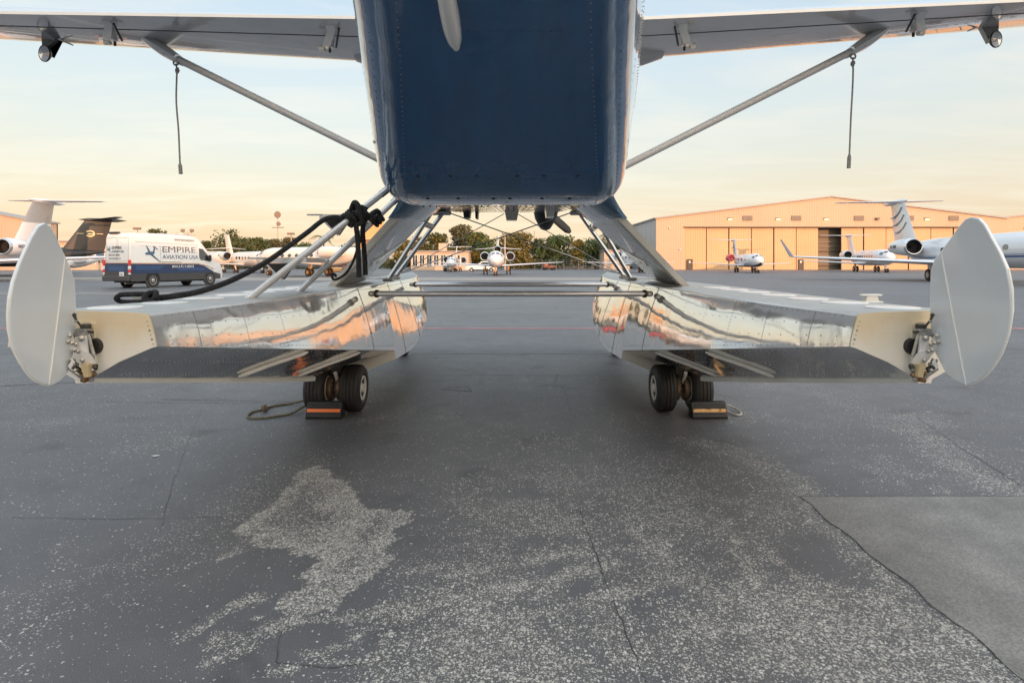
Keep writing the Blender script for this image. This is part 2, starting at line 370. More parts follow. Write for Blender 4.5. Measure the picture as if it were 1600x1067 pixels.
for sc_, k_s, lim in ((75., .62, .50), (135., .55, .56), (230., .45, .60)):
    vor = N(t, 'ShaderNodeTexVoronoi', Scale=sc_); t.links.new(wp.outputs[0], vor.inputs['Vector'])
    sv = N(t, 'ShaderNodeSeparateColor'); t.links.new(vor.outputs['Color'], sv.inputs[0])
    core = math_n(t, 'SUBTRACT', 1.0, math_n(t, 'MULTIPLY', vor.outputs['Distance'], 1/lim), True)
    core = math_n(t, 'MULTIPLY', core, 4.5, True)
    stones.append((math_n(t, 'MULTIPLY', math_n(t, 'LESS_THAN', sv.outputs[0], math_n(t, 'MULTIPLY', weff, k_s)), core), sv.outputs[1]))
stone = math_n(t, 'MAXIMUM', math_n(t, 'MAXIMUM', stones[0][0], stones[1][0]), stones[2][0])
tone = math_n(t, 'ADD', math_n(t, 'MULTIPLY', stones[0][1], .4), math_n(t, 'ADD', math_n(t, 'MULTIPLY', stones[1][1], .35), math_n(t, 'MULTIPLY', nf2.outputs[0], .35)))
scol = ramp(t, [(.1, (.22, .21, .185)), (.4, (.43, .42, .385)), (.8, (.72, .705, .66))]); t.links.new(tone, scol.inputs[0])
nl = N(t, 'ShaderNodeTexNoise', Scale=.35, Detail=6.0, Roughness=.6); t.links.new(pos, nl.inputs['Vector'])
nm = N(t, 'ShaderNodeTexNoise', Scale=3.0, Detail=8.0, Roughness=.7); t.links.new(pos, nm.inputs['Vector'])
nh = N(t, 'ShaderNodeTexNoise', Scale=260.0, Detail=2.0); t.links.new(pos, nh.inputs['Vector'])
mapx = N(t, 'ShaderNodeMapping'); mapx.inputs['Scale'].default_value = (.02, .45, 1); t.links.new(pos, mapx.inputs[0])
ns = N(t, 'ShaderNodeTexNoise', Scale=1.0, Detail=4.0); t.links.new(mapx.outputs[0], ns.inputs['Vector'])
mixv = math_n(t, 'ADD', math_n(t, 'MULTIPLY', nl.outputs[0], .5), math_n(t, 'MULTIPLY', nm.outputs[0], .5))
mixv = math_n(t, 'ADD', math_n(t, 'MULTIPLY', mixv, .75), math_n(t, 'MULTIPLY', ns.outputs[0], .25))
base = ramp(t, [(.33, (.094, .097, .105)), (.5, (.130, .133, .142)), (.66, (.182, .184, .193))]); t.links.new(mixv, base.inputs[0])
fine = ramp(t, [(.3, (.50,)*3), (.7, (1.42,)*3)]); t.links.new(nh.outputs[0], fine.inputs[0])
bc = mixc(t, 1.0, base.outputs[0], fine.outputs[0], 'MULTIPLY')
no = N(t, 'ShaderNodeTexNoise', Scale=1.7, Detail=3.0, Roughness=.5, Distortion=.6); t.links.new(pos, no.inputs['Vector'])
oil = ramp(t, [(.60, (1, 1, 1)), (.72, (.66, .66, .67))]); t.links.new(no.outputs[0], oil.inputs[0])
bc = mixc(t, 1.0, bc, oil.outputs[0], 'MULTIPLY')
nd_ = N(t, 'ShaderNodeTexVoronoi', Scale=3.3); t.links.new(pos, nd_.inputs['Vector'])
drip = math_n(t, 'LESS_THAN', math_n(t, 'ADD', nd_.outputs['Distance'], math_n(t, 'MULTIPLY', nf2.outputs[0], .06)), .085)
bc = mixc(t, math_n(t, 'MULTIPLY', drip, .35), bc, (.05, .05, .052))
bc = mixc(t, math_n(t, 'MULTIPLY', a.outputs['Fac'], .6, True), bc, (.15, .148, .138))
bc = mixc(t, stone, bc, scol.outputs[0]); t.links.new(bc, b.inputs['Base Color'])
b.inputs['Roughness'].default_value = .55; b.inputs['Specular IOR Level'].default_value = .35
hh = math_n(t, 'ADD', math_n(t, 'MULTIPLY', nh.outputs[0], .6), math_n(t, 'MULTIPLY', stone, .5))
bp = N(t, 'ShaderNodeBump', Strength=.8, Distance=.004); t.links.new(hh, bp.inputs['Height']); t.links.new(bp.outputs[0], b.inputs['Normal'])
gm.materials.append(m); go = bpy.data.objects.new('apron', gm); COL.objects.link(go); tag(go, kind='structure')
M['asphalt'] = m
def conc(t, b, co, rp):
    n = N(t, 'ShaderNodeTexNoise', Scale=90., Detail=6.0, Roughness=.75); t.links.new(co.outputs['Object'], n.inputs['Vector'])
    n0 = N(t, 'ShaderNodeTexNoise', Scale=2.5, Detail=6.0); t.links.new(co.outputs['Object'], n0.inputs['Vector'])
    r = ramp(t, [(.36, (.13, .13, .128)), (.5, (.215, .213, .204)), (.66, (.37, .365, .345))])
    t.links.new(math_n(t, 'ADD', math_n(t, 'MULTIPLY', n.outputs[0], .65), math_n(t, 'MULTIPLY', n0.outputs[0], .35)), r.inputs[0]); t.links.new(r.outputs[0], b.inputs['Base Color'])
    bp = N(t, 'ShaderNodeBump', Strength=.6, Distance=.003); t.links.new(n.outputs[0], bp.inputs['Height']); t.links.new(bp.outputs[0], b.inputs['Normal'])
M['concrete'] = mat('worn_concrete', (.2, .2, .2), .8, build=conc)
def sheet(name, poly, m, z=.004):
    mb = MB(); mb.prism([(p[0], p[1], z-.003) for p in poly], (0, 0, .003), m); return tag(mb.build(name), kind='structure')
# concrete slab at bottom right, ragged along the old joint
ed = [(1.80+random.uniform(-.006, .006)+.012*math.sin(i*.9), 3.60-i*.06) for i in range(45)]
top = [(6.5-i*.1, 3.605+random.uniform(-.003, .003)) for i in range(48)]
sheet('concrete_slab', [(6.5, .9)]+top+ed, M['concrete'])
M['lane'] = mat('pale_lane_concrete', (.30, .275, .25), .75, var=.15, vscale=.4)
sheet('pale_lane', [(-150, 47.5), (14.5, 47.5), (14.5, 58), (-150, 58)], M['lane'], .012)
sheet('pale_lane_edge', [(-120, 27.2), (-9, 27.2), (-9, 28.0), (-120, 28.0)], M['lane'], .008)
M['redline'] = mat('faded_red_paint', (.36, .17, .17), .7, var=.3, vscale=2)
sheet('painted_line', [(-60, 12.78), (60, 12.78), (60, 12.98), (-60, 12.98)], M['redline'], .004)
# cracks and seams
ck = MB(); M['crack'] = mat('crack_dark', (.062, .064, .067), .8)
def crack(pts, w, seg=.04, j=.005, z=.0022):
    pts = [Vector((p[0], p[1], z)) for p in pts]; out = []
    for a_, b_ in zip(pts, pts[1:]):
        k = max(1, int((b_-a_).length/seg))
        for i in range(k): out.append(a_.lerp(b_, i/k)+Vector((random.uniform(-j, j), random.uniform(-j, j), 0)))
    out.append(pts[-1])
    L, Rr = [], []
    for i, p in enumerate(out):
        tdir = (out[min(i+1, len(out)-1)]-out[max(i-1, 0)]).normalized(); nrm = Vector((-tdir.y, tdir.x, 0)); ww = w*random.uniform(.12, .75)
        L.append(p+nrm*ww/2); Rr.append(p-nrm*ww/2)
    n = len(out); ck.add(L+Rr, [(i, i+1, n+i+1, n+i) for i in range(n-1)], M['crack'], False)
crack(gp([(906, 798), (925, 850), (950, 915), (975, 980), (1010, 1066)]), .009)
crack(gp([(315, 640), (290, 700), (268, 760), (250, 830)]), .005)
crack(gp([(20, 809), (180, 811), (350, 808)]), .007)
crack(gp([(250, 624), (480, 628)]), .02); crack(gp([(120, 628), (700, 632)]), .012)
crack(gp([(440, 985), (430, 1035), (520, 1043), (612, 1030)]), .007)

crack(gp([(0, 548), (40, 547), (1600, 549)]), .025, .3, .03); crack(gp([(0, 603), (120, 598)]), .05)
crack(gp([(640, 585), (980, 588)]), .02); crack(gp([(700, 606), (730, 604), (738, 612), (690, 608)]), .03)
crack(gp([(866, 600), (872, 585)]), .02);
crack(gp([(1430, 650), (1510, 705), (1599, 760)]), .010); crack(gp([(905, 660), (890, 640), (880, 600)]), .008)
crack([(1.80+.012*math.sin(i*.9)-.006, 3.60-i*.06) for i in range(45)], .0065, .02, .003, .0052)
crack([(1.79+.12*i, 3.608) for i in range(40)], .012, .03, .003, .0052)
for d_ in (9.3, 16.5, 21., 33., 40.): crack([(-80, d_), (80, d_)], .05, .8, .03)
for x_ in (-9., 7.5, 16.): crack([(x_, 9.3), (x_, 45)], .05, .8, .03)
tag(ck.build('pavement_cracks', fix=False), kind='structure')
# a fallen leaf-like scrap or two of light litter on the asphalt
lf = MB(); p = G(243, 713); lf.prism([p+Vector((-.03, 0, .004)), p+Vector((0, -.012, .004)), p+Vector((.03, .004, .006)), p+Vector((0, .014, .004))], (0, 0, .003), M['offwhite'])
tag(lf.build('dry_leaf'), 'small pale dry leaf lying on the asphalt left of the worn patch', 'leaf')

# ================================================================ SETTING: hangars and trees
def ribs(scale, amt=.03):
    def f(t, b, co, rp):
        s = N(t, 'ShaderNodeSeparateXYZ'); t.links.new(co.outputs['Object'], s.inputs[0])
        u = math_n(t, 'ADD', s.outputs[0], s.outputs[1])
        w = math_n(t, 'PINGPONG', math_n(t, 'MULTIPLY', u, scale), .5)
        st = math_n(t, 'SMOOTH_MIN', math_n(t, 'MULTIPLY', w, 4.0), 1.0)
        bp = N(t, 'ShaderNodeBump', Strength=1.0, Distance=amt); t.links.new(st, bp.inputs['Height']); t.links.new(bp.outputs[0], b.inputs['Normal'])
        g = math_n(t, 'LESS_THAN', w, .07)
        t.links.new(mixc(t, math_n(t, 'MULTIPLY', g, .22), rp.outputs[0], (.30, .24, .18)), b.inputs['Base Color'])
    return f
M['siding'] = mat('ribbed_beige_siding', (.50, .37, .265), .55, var=.07, vscale=.12, build=ribs(1.9))
M['siding_door'] = mat('ribbed_tan_door', (.56, .36, .20), .5, var=.07, vscale=.12, build=ribs(1.9))
M['siding_grey'] = mat('ribbed_grey_siding', (.40, .42, .44), .5, var=.05, vscale=.3, build=ribs(.22, .06))
M['roof'] = mat('hangar_roof_metal', (.30, .30, .31), .5, var=.08)
M['stucco'] = mat('stucco_wall', (.55, .43, .33), .8, var=.08, vscale=.8)
M['frame_grey'] = mat('door_gap_dark', (.06, .055, .05), .6)
M['vent'] = mat('vent_louvre', (.30, .26, .23), .6)
M['lampglow'] = mat('lit_wall_lamp', (1, .8, .4), .4, emit=(1, .78, .35, 2.2))
M['lamphood'] = mat('lamp_hood', (.3, .25, .18), .5)

def hangar(label, x0, xa, x1, y, depth, ze, za, zd, ndoor, dark=None, cat='hangar', extra=None, doors=True, sidem='siding_grey'):
    """gabled steel hangar with its facade at depth y facing the viewer"""
    r = thing('hangar', label, cat, (x0, y, 0)); L = lambda *p: tuple(Vector(p)-Vector((x0, y, 0)))
    w = MB(); e = .35
    # gable band above the doors, side jambs and the three other walls
    dl, dr = (x0+6.2, x1-6.2) if doors else (x0, x1)
    if doors:
        w.prism([L(x0, y, 0), L(dl, y, 0), L(dl, y, zd), L(dr, y, zd), L(dr, y, 0), L(x1, y, 0), L(x1, y, ze), L(xa, y, za), L(x0, y, ze)], (0, .3, 0), M['siding'])
    else:
        w.prism([L(x0, y, 0), L(x1, y, 0), L(x1, y, ze), L(xa, y, za), L(x0, y, ze)], (0, .3, 0), M['siding'])
    w.build('front_wall', r)
    w = MB(); w.box(L(x0+.15, y+.3+depth/2, ze/2), (.3, depth, ze), M[sidem]); w.build('side_wall', r)
    w = MB(); w.box(L(x1-.15, y+.3+depth/2, ze/2), (.3, depth, ze), M[sidem]); w.build('side_wall', r)
    w = MB(); w.prism([L(x0, y+depth, 0), L(x1, y+depth, 0), L(x1, y+depth, ze), L(xa, y+depth, za), L(x0, y+depth, ze)], (0, .3, 0), M['siding']); w.build('rear_wall', r)
    w = MB()
    for a, za_, b, zb_ in ((x0-e, ze-.05, xa, za), (xa, za, x1+e, ze-.05)):
        w.prism([L(a, y-.35, za_+.03), L(b, y-.35, zb_+.03), L(b, y-.35, zb_+.32), L(a, y-.35, za_+.32)], (0, depth+.9, 0), M['roof'])
    w.build('roof', r)
    if doors:
        n = ndoor; pw = (dr-dl)/n
        for i in range(n):
            if dark is not None and i == dark: continue
            d = MB(); d.box(L(dl+pw*(i+.5), y+.45+.12*(i % 2), (zd-.1)/2), (pw-.22, .12, zd-.1), M['siding_door']); d.build('door_panel', r)
        d = MB(); d.box(L((dl+dr)/2, y+.85, zd/2), (dr-dl, .1, zd), M['frame_grey']) if dark is None else None
        if dark is None: d.build('door_backing', r)
        else:
            for a, b in ((dl, dl+pw*dark), (dl+pw*(dark+1), dr)):
                d.box(L((a+b)/2, y+.85, zd/2), (b-a, .1, zd), M['frame_grey'])
            d.build('door_backing', r)
            d = MB()
            d.box(L(dl+pw*(dark+.8), y+3.4, zd/2), (pw*2.4, .2, zd), mat('bay_wall', (.20, .17, .13), .7))
            for k in range(7): d.box(L(dl+pw*(dark+.8), y+3.1, .9+k*1.05), (pw*2.2, .3, .14), M['frame_grey'] if k % 3 == 0 else M['vent'])
            d.build('shelving', r)
        d = MB(); d.box(L((dl+dr)/2, y-.06, zd+.05), (dr-dl+.6, .12, .22), M['frame_grey']); d.build('door_track', r)
    if extra: extra(r, L)
    return r
HY = 125.; k_ = HY/F
def hx(px): return (px-800)*k_
def hz(py): return H-(py-HOR)*k_
def right_extra(r, L):
    for px in (1168, 1244, 1342, 1420, 1490):
        v = MB(); v.box(L(hx(px), HY-.1, hz(341)), (2.1, .14, 1.05), M['vent'])
        for k in range(5): v.box(L(hx(px), HY-.2, hz(341)-.42+k*.21), (2.0, .06, .06), M['frame_grey'])
        v.build('vent', r)
    for px in (1140, 1215, 1290, 1370, 1447, 1520):
        v = MB(); v.box(L(hx(px), HY-.35, hz(341.0)), (.95, .7, .18), M['lamphood'], bev=.08); o = v.build('wall_lamp', r)
        v = MB(); v.box(L(hx(px), HY-.35, hz(341.0)-.28), (.7, .5, .3), M['lampglow'] if px != 1370 else M['vent'], bev=.1); v.build('lamp_glass', o)
    for px in (1078, 1253):
        v = MB(); v.box(L(hx(px), HY-.05+(.42 if px > 1100 else 0), 1.15), (1.15, .12, 2.3), M['frame_grey']); o = v.build('side_door', r)
        v = MB(); v.box(L(hx(px)-.1, HY-.14+(.42 if px > 1100 else 0), 1.7), (.3, .06, .5), M['offwhite']); v.build('door_sign', o)
    for px in (1046, 1062):
        v = MB(); v.box(L(hx(px), HY-.2, hz(356 if px < 1050 else 390)), (.35, .35, .35), M['offwhite'], bev=.1); v.build('junction_box', r)
hangar('large beige hangar with sliding doors, wall lamps and one open dark bay', hx(1025), hx(1298), hx(1572), HY, 32, hz(342), hz(308.5), hz(355.5), 13, dark=6, extra=right_extra)
hangar('second beige hangar with a grey roof continuing right of the large one', hx(1576), hx(1790), hx(2000), HY+3, 34, hz(340), hz(320), hz(356), 10)
hangar('orange lit gabled hangar behind the white jet tail at far left', -137, -117, -97, 118, 5, 9.8, 13.6, 7, 9, doors=False, sidem='siding')
hangar('long low hangar far along the left side of the apron', -165, -150, -128, 82, 20, 9, 11, 7, 6)
# unseen hangar shells added behind the viewer to block sun from the near apron
hangar('unseen low hangar shell added behind the viewer on the left for shade', -75, -10, 55, -31.5, 1.2, 8.4, 8.5, 6, 8, doors=False)
hangar('unseen taller hangar shell added behind the viewer on the right for shade', 55.5, 130, 205, -31.5, 1.2, 12.0, 12.1, 8, 8, doors=False)

def lowblock(label, px0, px1, top, d, wins=0, cat='building', tower=None):
    x0, x1 = (px0-800)/F*d, (px1-800)/F*d; zt = H-(top-HOR)/F*d
    r = thing('low_building', label, cat, (x0, d, 0)); w = MB(); w.box(((x1-x0)/2, 5, zt/2), (x1-x0, 10, zt), M['stucco']); w.build('wall', r)
    w = MB(); w.box(((x1-x0)/2, 4.9, zt+.12), (x1-x0+.6, 10.6, .24), M['roof']); w.build('roof', r)
    n = wins
    for i in range(n):
        u = (i+.6)/n*(x1-x0)*.86
        w = MB(); ww = (x1-x0)*.55/n
        w.box((u, -.03, zt*.52), (ww+.25, .08, zt*.62), M['offwhite']); o = w.build('window', r)
        w = MB(); w.box((u, -.09, zt*.52), (ww, .06, zt*.57), M['glass']); w.box((u, -.13, zt*.52), (.08, .05, zt*.57), M['offwhite']); w.build('pane', o)
    if tower:
        w = MB(); w.box((tower[0], 3, zt+tower[1]/2+.24), (1.6, 1.6, tower[1]), M['stucco']); w.build('roof_unit', r)
    return r
lowblock('low orange terminal building with tall windows behind the small twin jet', 642, 732, 393.5, 118, 7, tower=(6.2, 1.6))
lowblock('low orange building between the black jet tail and the van', 92, 176, 378, 122, 5)
lowblock('grey low wall building behind the white twin jet beside the big hangar', 944, 984, 392, 128, 0)
lowblock('pale low shed behind the trees at centre right', 846, 940, 405, 150, 0)

# ---- trees
LEAF = {}
for nme, c in (('green', (.050, .095, .024)), ('olive', (.070, .088, .026)), ('gold', (.135, .115, .022)), ('dark', (.035, .055, .02)), ('brown', (.098, .085, .038))):
    def lf_(t, b, co, rp):
        oi = N(t, 'ShaderNodeTexNoise', Scale=1.3, Detail=3.0); t.links.new(co.outputs['Object'], oi.inputs['Vector'])
        b.inputs['Subsurface Weight'].default_value = 0
    LEAF[nme] = mat('leaves_'+nme, c, .6, var=.5, vscale=.9, build=lf_)
M['bark'] = mat('tree_bark', (.09, .07, .05), .9, var=.3, vscale=4)
def tree(label, px, top, wpx, d, kinds, n=1500, base=None, group='trees along the far edge of the apron', sparse=False):
    x = (px-800)/F*d; h = H-(top-HOR)/F*d; w = wpx/F*d; rs = random.Random(int(px*7+top))
    r = thing('tree', label, 'tree', (x, d, 0), rs.uniform(0, 6), group)
    tr = MB(); th = h*.32
    tr.tube(spline([(0, 0, -.1), (.1, .05, th*.5), (.0, .1, th), (.1, .0, h*.7)], 4), [.30*h/9*(1-.85*i/12) for i in range(13)], M['bark'], 8)
    blobs = []
    nb = max(14, int(w*2.6))
    for i in range(nb):
        a = rs.uniform(0, 2*PI); rr = w/2*math.sqrt(rs.random())*.82; zz = h*rs.uniform(.14, .9)
        lim = 1-max(0, (zz/h-.55)/.45)**1.5*.75
        rr *= lim; s = w*rs.uniform(.15, .26)
        zz = min(zz, h-s*.75)
        blobs.append((Vector((rr*math.cos(a), rr*math.sin(a)*.8, zz)), s))
    blobs.append((Vector((rs.uniform(-.1, .1)*w, 0, h-w*.13)), w*.16))
    for c, s in blobs[::2]:
        tr.tube(spline([(0, 0, th*.8), tuple(c*.55+Vector((0, 0, th*.35))), tuple(c)], 3), [.11*h/9, .09*h/9, .075*h/9, .06*h/9, .05*h/9, .04*h/9, .02*h/9], M['bark'], 5)
    tr.build('trunk', r)
    cr = MB(); lm = [LEAF[k] for k in kinds]
    per = max(20, n//len(blobs))
    for bi, (c, s) in enumerate(blobs):
        mm = lm[0] if rs.random() < .6 else rs.choice(lm)
        for k in range(per):
            v = Vector((rs.gauss(0, 1), rs.gauss(0, 1), rs.gauss(0, 1))).normalized()*s*rs.uniform(.45, 1.08)**(1 if not sparse else .6); v.z *= .72
            p = c+v; sz = rs.uniform(.2, .5)*(h/9)**.5; q = Vector((rs.gauss(0, 1), rs.gauss(0, 1), rs.gauss(0, 1))).normalized(); u = q.orthogonal().normalized(); w_ = q.cross(u)
            cr.add([p-u*sz*.9, p-w_*sz*.45, p+u*sz*.9, p+w_*sz*.45], [(0, 1, 2, 3)], mm if rs.random() < .8 else rs.choice(lm), False)
    cr.build('crown', r, fix=False); return r
T = [('round olive tree peeking over the roof of the van', 240, 357, 42, 150, ['olive', 'brown']),
 ('tall bushy olive tree right behind the tan jet tail', 362, 357, 62, 140, ['olive', 'brown', 'green']),
 ('low dark shrub tree left of the tan jet tail', 322, 376, 34, 145, ['olive', 'dark']),
 ('broad olive tree behind the fuselage of the tan jet', 398, 370, 54, 146, ['olive', 'green']),
 ('bare looking brownish tree under the floodlight mast', 428, 373, 40, 150, ['brown', 'olive']),
 ('thin crowned brown tree right of the floodlight mast', 452, 370, 36, 156, ['brown', 'olive']),
 ('bright green low tree behind the orange finned jet', 478, 379, 50, 140, ['green', 'dark']),
 ('green tree seen between the two ladder rails', 540, 380, 60, 150, ['green', 'olive']),
 ('gold leaved tree behind the left float pylon', 622, 367, 42, 140, ['gold', 'olive']),
 ('amber tree left of the low terminal building', 655, 369, 40, 142, ['gold', 'brown', 'olive']),
 ('dark olive tree over the low terminal building', 686, 362, 48, 138, ['olive', 'gold']),
 ('tallest brown crowned tree near the centre', 721, 350, 46, 148, ['brown', 'olive']),
 ('gold and green tree between the two front facing jets', 742, 362, 46, 134, ['olive', 'gold', 'green']),
 ('yellow green tree left of the three engined jet', 762, 372, 44, 126, ['green', 'gold']),
 ('large amber tree right of the three engined jet', 806, 362, 62, 134, ['gold', 'olive', 'brown']),
 ('deep green round tree beside the amber tree', 842, 372, 46, 138, ['dark', 'green']),
 ('wide green tree under the propeller blade', 872, 367, 60, 142, ['green', 'dark', 'olive']),
 ('slim golden tree between green trees at centre right', 902, 374, 24, 136, ['gold', 'olive']),
 ('full green tree left of the right float pylon', 930, 372, 62, 138, ['green', 'dark']),
 ('small olive tree beside the end wall of the big hangar', 962, 367, 30, 150, ['olive', 'green'])]
for a_ in T: tree(a_[0], a_[1], a_[2], a_[3]*1.18, *a_[4:], n=4200 if a_[3] > 40 else 2600)
def palm(label, px, top, d):
    x = (px-800)/F*d; h = H-(top-HOR)/F*d-.8
    r = thing('palm_tree', label, 'palm tree', (x, d, 0), 0, 'palm trees'); rs = random.Random(int(px))
    t_ = MB(); t_.tube(spline([(0, 0, -.1), (.15, 0, h*.5), (0, 0, h)], 5), [.22-.008*i for i in range(11)], M['bark'], 8); t_.build('trunk', r)
    c = MB()
    for i in range(18):
        a = i*2.4; up = rs.uniform(-.2, .9); ln = rs.uniform(2.0, 2.9); q = []
        for k in range(7):
            u = k/6; q.append(Vector((math.cos(a)*ln*u, math.sin(a)*ln*u, h+up*ln*u-1.1*u*u*ln*.8)))
        for k in range(6):
            tdir = (q[k+1]-q[k]).normalized(); sd_ = tdir.cross(Vector((0, 0, 1))).normalized()
            for s in (-1, 1):
                for j in (0, .5):
                    p = q[k].lerp(q[k+1], j); e_ = p+sd_*s*.55*(1-k/8)+tdir*.35-Vector((0, 0, .3))
                    c.add([p-tdir*.06, p+tdir*.1, e_], [(0, 1, 2)], LEAF['dark' if (i+k) % 2 else 'green'], False)
    c.build('crown', r, fix=False)
palm('palm tree seen behind the ladder rails', 505, 366, 132)
palm('palm tree left of the big hangar behind the front struts', 950, 363, 130)
# low hedge and fence line
hd = MB(); rs = random.Random(3)
for i in range(9000):
    px = rs.uniform(330, 1000); d = rs.uniform(150, 158); p = Vector(((px-800)/F*d, d, rs.uniform(.1, 2.9)*(.7+.3*math.sin(px*.21))))
    q = Vector((rs.gauss(0, 1), rs.gauss(0, 1), rs.gauss(0, 1))).normalized(); u = q.orthogonal().normalized()*rs.uniform(.2, .5); w_ = q.cross(u)*.6
    hd.add([p-u, p-w_, p+u, p+w_], [(0, 1, 2, 3)], LEAF[rs.choice(['dark', 'olive', 'green'])], False)
tag(hd.build('hedge', fix=False), 'long low hedge of mixed shrubs under the far trees', 'hedge', kind='stuff')
hd = MB(); rs = random.Random(4)
for i in range(6000):
    px = rs.uniform(-100, 340); d = rs.uniform(165, 172); p = Vector(((px-800)/F*d, d, rs.uniform(.1, 3.4)*(.7+.3*math.sin(px*.17))))
    q = Vector((rs.gauss(0, 1), rs.gauss(0, 1), rs.gauss(0, 1))).normalized(); u = q.orthogonal().normalized()*rs.uniform(.25, .6); w_ = q.cross(u)*.6
    hd.add([p-u, p-w_, p+u, p+w_], [(0, 1, 2, 3)], LEAF[rs.choice(['dark', 'olive', 'brown'])], False)
tag(hd.build('hedge', fix=False), 'brownish shrub row far behind the van and the left jets', 'hedge', kind='stuff')
fr = thing('fence', 'thin chain fence before the trees at centre right', 'fence', (5, 127, 0)); f_ = MB()
for i in range(14): f_.tube([(i*1.6, 0, 0), (i*1.6, 0, 2.2)], .035, M['steel'], 6)
f_.build('posts', fr)['kind'] = 'stuff'; f_ = MB()
for z in (.3, .8, 1.3, 1.8, 2.2): f_.tube([(0, 0, z), (20.8, 0, z)], .014, M['steel'], 4)
f_.build('rails', fr)
# masts and lamp poles
def pole(label, px, top, d, kind, name='lamp_post'):
    x = (px-800)/F*d; h = H-(top-HOR)/F*d; r = thing(name, label, 'lamp post' if name == 'lamp_post' else 'mast', (x, d, 0))
    p = MB(); p.tube([(0, 0, 0), (0, 0, h*.5), (0, 0, h)], [.20, .16, .11], M['mastpaint'], 8); p.build('pole', r)
    a = MB()
    if kind == 'double':
        a.tube([(-1.1, 0, h-.2), (0, 0, h-.6), (1.1, 0, h-.2)], .07, M['mastpaint'], 6); a.build('arm', r)
        for s in (-1.1, 1.1):
            b_ = MB(); b_.box((s, -.1, h+.25), (1.0, .5, .75), M['lamphead'], bev=.15); b_.build('lamp_head', r)
    elif kind == 'single':
        a.box((0, -.2, h+.1), (1.7, .7, .5), M['lamphead'], bev=.12); a.build('lamp_head', r)
    elif kind == 'flood':
        for z, s, rr in ((h-.3, 0, 1.0), (h-3.0, .25, .65)):
            b_ = MB(); b_.lathe([(.1, -.5), (rr*.8, -.3), (rr, .2), (rr*.9, .35)], (s, 0, z), (0, -1, 0), M['lamphead'], 18); b_.build('floodlight', r)
        a.box((0, 0, h-4.1), (3.4, .5, .22), M['lamphead']); a.build('crossbar', r)
    elif kind == 'yagi':
        for z, w_ in ((h-.5, 1.6), (h-1.2, 2.4)): a.tube([(-w_, 0, z), (w_, 0, z)], .05, M['mastpaint'], 5)
        a.build('crossbar', r)
    return r
M['mastpaint'] = mat('weathered_pole', (.42, .36, .31), .6); M['lamphead'] = mat('lamp_head_paint', (.24, .17, .13), .5)
pole('tall floodlight mast with round lamps rising over the trees', 434, 334, 170, 'flood', 'floodlight_mast')
pole('double headed lamp post right of the van roof', 293, 362, 140, 'double')
pole('single headed lamp post right of the floodlight mast', 455, 366, 135, 'single')
pole('thin pole with small head left of the ladder rails', 483, 371, 150, 'yagi', 'antenna_mast')
pole('pale orange pole beside the fin of the three engined jet', 789, 366, 122, 'none', 'flag_mast')
pole('thin antenna pole over the green trees at centre', 835, 361, 150, 'none', 'antenna_mast')
pole('thin antenna with crossbars above the van roof', 277, 363, 150, 'yagi', 'antenna_mast')
pole('short hooked pole above the rear of the van', 215, 358, 130, 'single')
pole('mast with red beacon left of the low building at far left', 152, 366, 120, 'yagi', 'antenna_mast')

